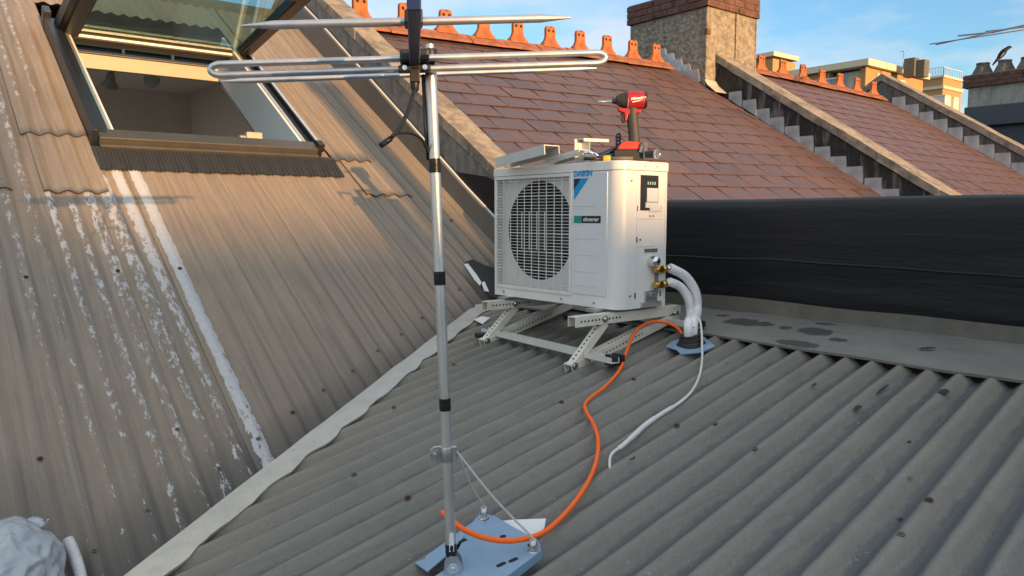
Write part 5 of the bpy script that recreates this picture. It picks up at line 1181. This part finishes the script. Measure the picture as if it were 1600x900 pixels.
bm = B(); lathe(bm, dp(979, 164.5), -RT, [(0, L_(12.6)), (L_(1.2), L_(12.9)), (L_(2), L_(12.3)), (L_(8), L_(11)), (L_(13), L_(8.6)), (L_(16.5), L_(6.6)), (L_(17), L_(4))], 28); build('nose', bm, MT['gunmetal'], DRL, smooth=35)
bm = B(); lathe(bm, dp(979.6, 164.5), -RT, [(0, L_(12.7)), (L_(.1), L_(13.3)), (L_(1.3), L_(13.2)), (L_(1.5), L_(12.2))], 28); build('collar_ring', bm, MT['alu'], DRL, smooth=35)
bm = B(); lathe(bm, dp(963, 166), -RT, [(0, L_(4.6)), (L_(4), L_(4.4)), (L_(4.2), L_(3.6)), (L_(7), L_(3.4)), (L_(7.1), L_(1))], 18); build('collet', bm, MT['black'], DRL, smooth=35)
bm = B(); lathe(bm, dp(957, 166.3), -RT - UPZ * .02, [(0, L_(1.3)), (L_(14), L_(1.3)), (L_(15), L_(1.7)), (L_(20), L_(1.7)), (L_(22), L_(.6))], 10); build('bit', bm, MT['chrome'], DRL, smooth=35)
bm = B(); pts = [dp(986, 176), dp(986.5, 188), dp(988.5, 205), dp(990, 220), dp(989.5, 231)]; tube(bm, spline(pts, 5), [L_(9.4)] * 5 + [L_(8.6)] * 5 + [L_(8.4)] * 5 + [L_(8.6)] * 8, 18, flat=.72, up=FH); build('grip', bm, MT['gunmetal'], DRL, smooth=50)
bm = B(); prism(bm, [dp(x, y, -L_(6)) for x, y in ((964, 176), (1000, 178), (998, 184), (980, 186), (978, 196), (975, 196), (974, 184), (966, 181))], FH * L_(12)); build('grip_bridge', bm, MT['red'], DRL, bevel=.003)
bm = B(); prism(bm, [dp(x, y, -L_(4)) for x, y in ((969, 183), (976, 185), (978, 197), (974, 199), (969.5, 194), (971, 189))], FH * L_(8)); build('trigger', bm, MT['black'], DRL, bevel=.002)
bm = B(); prism(bm, [dp(x, y, -L_(13)) for x, y in ((964, 239), (967, 232), (975, 226), (999, 228), (1001, 233), (1001, 239))], FH * L_(26)); bt_ = build('battery_top', bm, MT['redbright'], DRL, bevel=.004)
bm = B(); prism(bm, [dp(x, y, -L_(14)) for x, y in ((958, 258), (958, 241), (963, 239), (1002, 239), (1003, 258))], FH * L_(28)); build('battery', bm, MT['black'], DRL, bevel=.004)
bm = B(); prism(bm, [dp(x, y, -L_(17)) for x, y in ((995, 243), (998, 232), (1001, 226.5), (1007.5, 227), (1008, 245), (1002, 245), (1003, 239), (1004.5, 233), (1002, 233), (1000, 239), (1000, 244))], FH * L_(1.5)); build('belt_clip', bm, MT['chrome'], DRL)
text('Milwaukee', 'lettering', dp(982.5, 166.2, -L_(13.95)), RT * 1 + UPZ * .13, UPZ, L_(5.2), MT['whiteprint'], body, .25, bold=.0006)
bm = B(); prism(bm, [dp(x, y, -L_(13.9)) for x, y in ((984, 168.5), (1000, 165.6), (994, 167.8), (985, 169.6))], FH * -.0008); build('logo_underline', bm, MT['whiteprint'], body)
# a tape/torch lying at the right, small hand tools lying to the left
TR = thing('torch', dp(1018, 250), 'small black cylindrical torch lying beside the impact driver at the condenser corner', 'torch')
bm = B(); dt = (RT * .80 - FH * .60).normalized(); tube(bm, [dp(1006, 247, -.05), dp(1006, 247, -.05) + dt * .04], L_(5.4), 18); build('torch_body', bm, MT['black'], TR, smooth=40)
bm = B(); tip = dp(1006, 247, -.05) + dt * .038; lathe(bm, tip, dt, [(0, L_(5.6)), (.003, L_(6.8)), (.014, L_(7)), (.016, L_(6.2)), (.012, L_(4.6)), (.008, L_(2))], 20); build('torch_head', bm, MT['galv'], TR, smooth=40)
bm = B(); lathe(bm, tip + dt * .009, dt, [(0, L_(4.2)), (.003, L_(4.2))], 16); build('lens', bm, MT['black'], TR)
SN_ = thing('tin_snips', dp(930, 250), 'chrome bladed tin snips with navy handles lying in front of the tall bracket', 'hand tool')
bm = B(); tube(bm, spline([dp(911, 247, -.04), dp(918, 244, -.04), dp(926, 245, -.04), (dp(936, 249, -.04))], 6), [L_(4)] * 3 + [L_(6.4)] * 8 + [L_(4.6)] * 5 + [L_(3)] * 4, 14, flat=.6); build('blade', bm, MT['chrome'], SN_, smooth=50)
bm = B(); tube(bm, spline([dp(934, 249, -.04), dp(944, 245, -.02), dp(955, 240, .0), dp(962, 237, .02)], 6), L_(4.2), 12); build('handle', bm, MT['navy'], SN_, smooth=50)
bm = B(); tube(bm, spline([dp(934, 251, -.045), dp(946, 251, -.03), dp(958, 247, -.01)], 6), L_(3.6), 12); build('handle', bm, MT['navyclad'], SN_, smooth=50)
SD_ = thing('screwdriver', dp(946, 254), 'stubby screwdriver with yellow collar and black shaft on the condenser front edge', 'hand tool')
bm = B(); tube(bm, [dp(912, 253.5, -.07), dp(941, 254, -.07)], L_(2.6), 10); build('shaft', bm, MT['black'], SD_)
bm = B(); tube(bm, [dp(940, 253.5, -.07), dp(942, 253.5, -.07), dp(949, 253.2, -.07), dp(951, 253.2, -.07)], [L_(3.4), L_(4.8), L_(4.8), L_(3.6)], 14); build('collar', bm, MT['yellow'], SD_, smooth=40)
bm = B(); tube(bm, [dp(951, 253.2, -.07), dp(985, 253, -.065)], L_(2.8), 10); build('handle', bm, MT['kerb'], SD_)
CB = thing('bit_holder', dp(966, 250), 'small grey magnetic bit holder propped upright behind the red battery', 'hand tool')
bm = B(); prism(bm, [dp(x, y, .05) for x, y in ((965, 257), (964.5, 216), (967, 211.5), (971, 211), (973, 214), (972, 257))], FH * L_(3)); build('holder', bm, MT['gunmetal'], CB, bevel=.002)
bm = B()
for y_ in (216, 221, 226): hole(bm, dp(968.6, y_, .0495), -FH, L_(1.3), 0)
build('bit_hole', bm, MT['chrome'], CB)

# ------------------------------------------------------------------ plastic bag and ribbed hose at the lower left corner
bgp = onB(42, 880, .05); bagc = V((bgp.x - .085, bgp.y - .055, bgp.z - .02))
bm = B(); bmesh.ops.create_icosphere(bm, subdivisions=6, radius=1)
for v in bm.verts:
    d_ = v.co.copy(); k = 1 + .16 * noise.noise(d_ * 1.1 + V((3, 1, 0))) + .07 * abs(noise.noise(d_ * 2.3)) + .012 * noise.noise(d_ * 6) - .05 * abs(noise.noise(V((d_.x * 3, d_.y * 1.5, d_.z * 4)))) + .045 * (1 - abs(noise.noise(V((d_.x * 4 + d_.z * 2, d_.y * 2.2, d_.z * 3 + 5)))) * 2.2)
    q = V((d_.x * 2.2 + d_.z, d_.y * 1.4, d_.z * 2.6)); k += sum(a_ * max(0, 1 - abs(noise.noise(q * f_ + V((f_, 2, 1)))) * 3.2) ** 2 for f_, a_ in ((.8, .05), (1.7, .018)))
    v.co = V((d_.x * .165, d_.y * .20, d_.z * .125)) * k
bm.transform(Matrix.Translation(bagc + V((0, 0, .03))))
bag = build('plastic_bag', bm, MT['bag'], smooth=80); tag(bag, 'crumpled translucent white plastic bag in the lower left corner of the steep roof', 'bag')
bm = B(); t0 = onB(58, 815, .10); tube(bm, spline([onB(50, 812, .10), onB(60, 816, .13), onB(70, 820, .13), onB(75, 812, .15)], 5), [.02] * 5 + [.012] * 5 + [.006] * 6, 8, flat=.4); build('knot', bm, MT['bag'], bag, smooth=60)
hp = spline([onB(106, 843, .055), onB(113, 858, .05), onB(121, 880, .045), onB(127, 905, .045), onB(131, 940, .045), onB(132, 975, .05)], 26)
bm = B(); tube(bm, hp, [.0165 if i % 4 < 2 else .0138 for i in range(len(hp))], 14); rh = build('ribbed_hose', bm, MT['whitepipe'], smooth=None); tag(rh, 'short white ribbed drain hose curving beside the plastic bag', 'hose')

# ------------------------------------------------------------------ small debris on the low roof and its flashing
def leaf(x, y, rx, ry, lab, mat='leaf', seed=1, off=.0, name='dead_leaf', rot=0.0):
    p = onA(x, y, .0); h = hA(p.x, p.y); p = onA(x, y, h + off + .004); bm = B(); vv = []
    for k in range(12):
        a_ = 2 * pi * k / 12; q = 1 + .45 * noise.noise(V((cos(a_) * 1.5, sin(a_) * 1.5, seed))); u_, w_ = rx * q * cos(a_), ry * q * sin(a_)
        u_, w_ = u_ * cos(rot) - w_ * sin(rot), u_ * sin(rot) + w_ * cos(rot)
        vv.append(p + eu * u_ + ev * w_ + NA * (.004 * noise.noise(V((u_ * 90, w_ * 90, seed)))))
    prism(bm, vv, NA * .0012); o_ = build(name, bm, MT[mat]); return tag(o_, lab, 'debris', 'bits of debris on the low roof')
leaf(1273, 601, .010, .007, 'tiny dark curled leaf, leftmost of the leaves below the apron flashing', seed=2)
leaf(1340, 637, .020, .008, 'oval black leaf lying on a crest below the apron flashing', seed=3)
leaf(1378, 609, .045, .0045, 'long thin dark twig of leaf lying along a valley of the low roof', seed=4, name='twig')
leaf(1475, 612, .022, .013, 'broad dark leaf nearest the right end of the apron flashing', seed=5)
leaf(1449, 544, .009, .024, 'slim black leaf lying on the grey apron flashing', seed=6, off=.016, rot=.5)
leaf(1421, 690, .008, .004, 'tiny black speck of leaf halfway down the low roof at the right', seed=7)
leaf(1406, 811, .007, .005, 'tiny dark flake beside the rusty screw at the lower right', seed=8)
leaf(988, 717, .011, .003, 'small dark twig on the roof right of the white cable end', seed=9, name='twig')
leaf(1137, 568, .007, .003, 'tiny dark chip just below the roof boot', seed=10)
leaf(1424, 746, .006, .004, 'pale grey green chip above the rusty screw at the lower right', mat='kerb', seed=11)
leaf(990, 595, .007, .005, 'small reddish rust flake between orange conduit and white cable', mat='chip', seed=12, name='rust_flake')
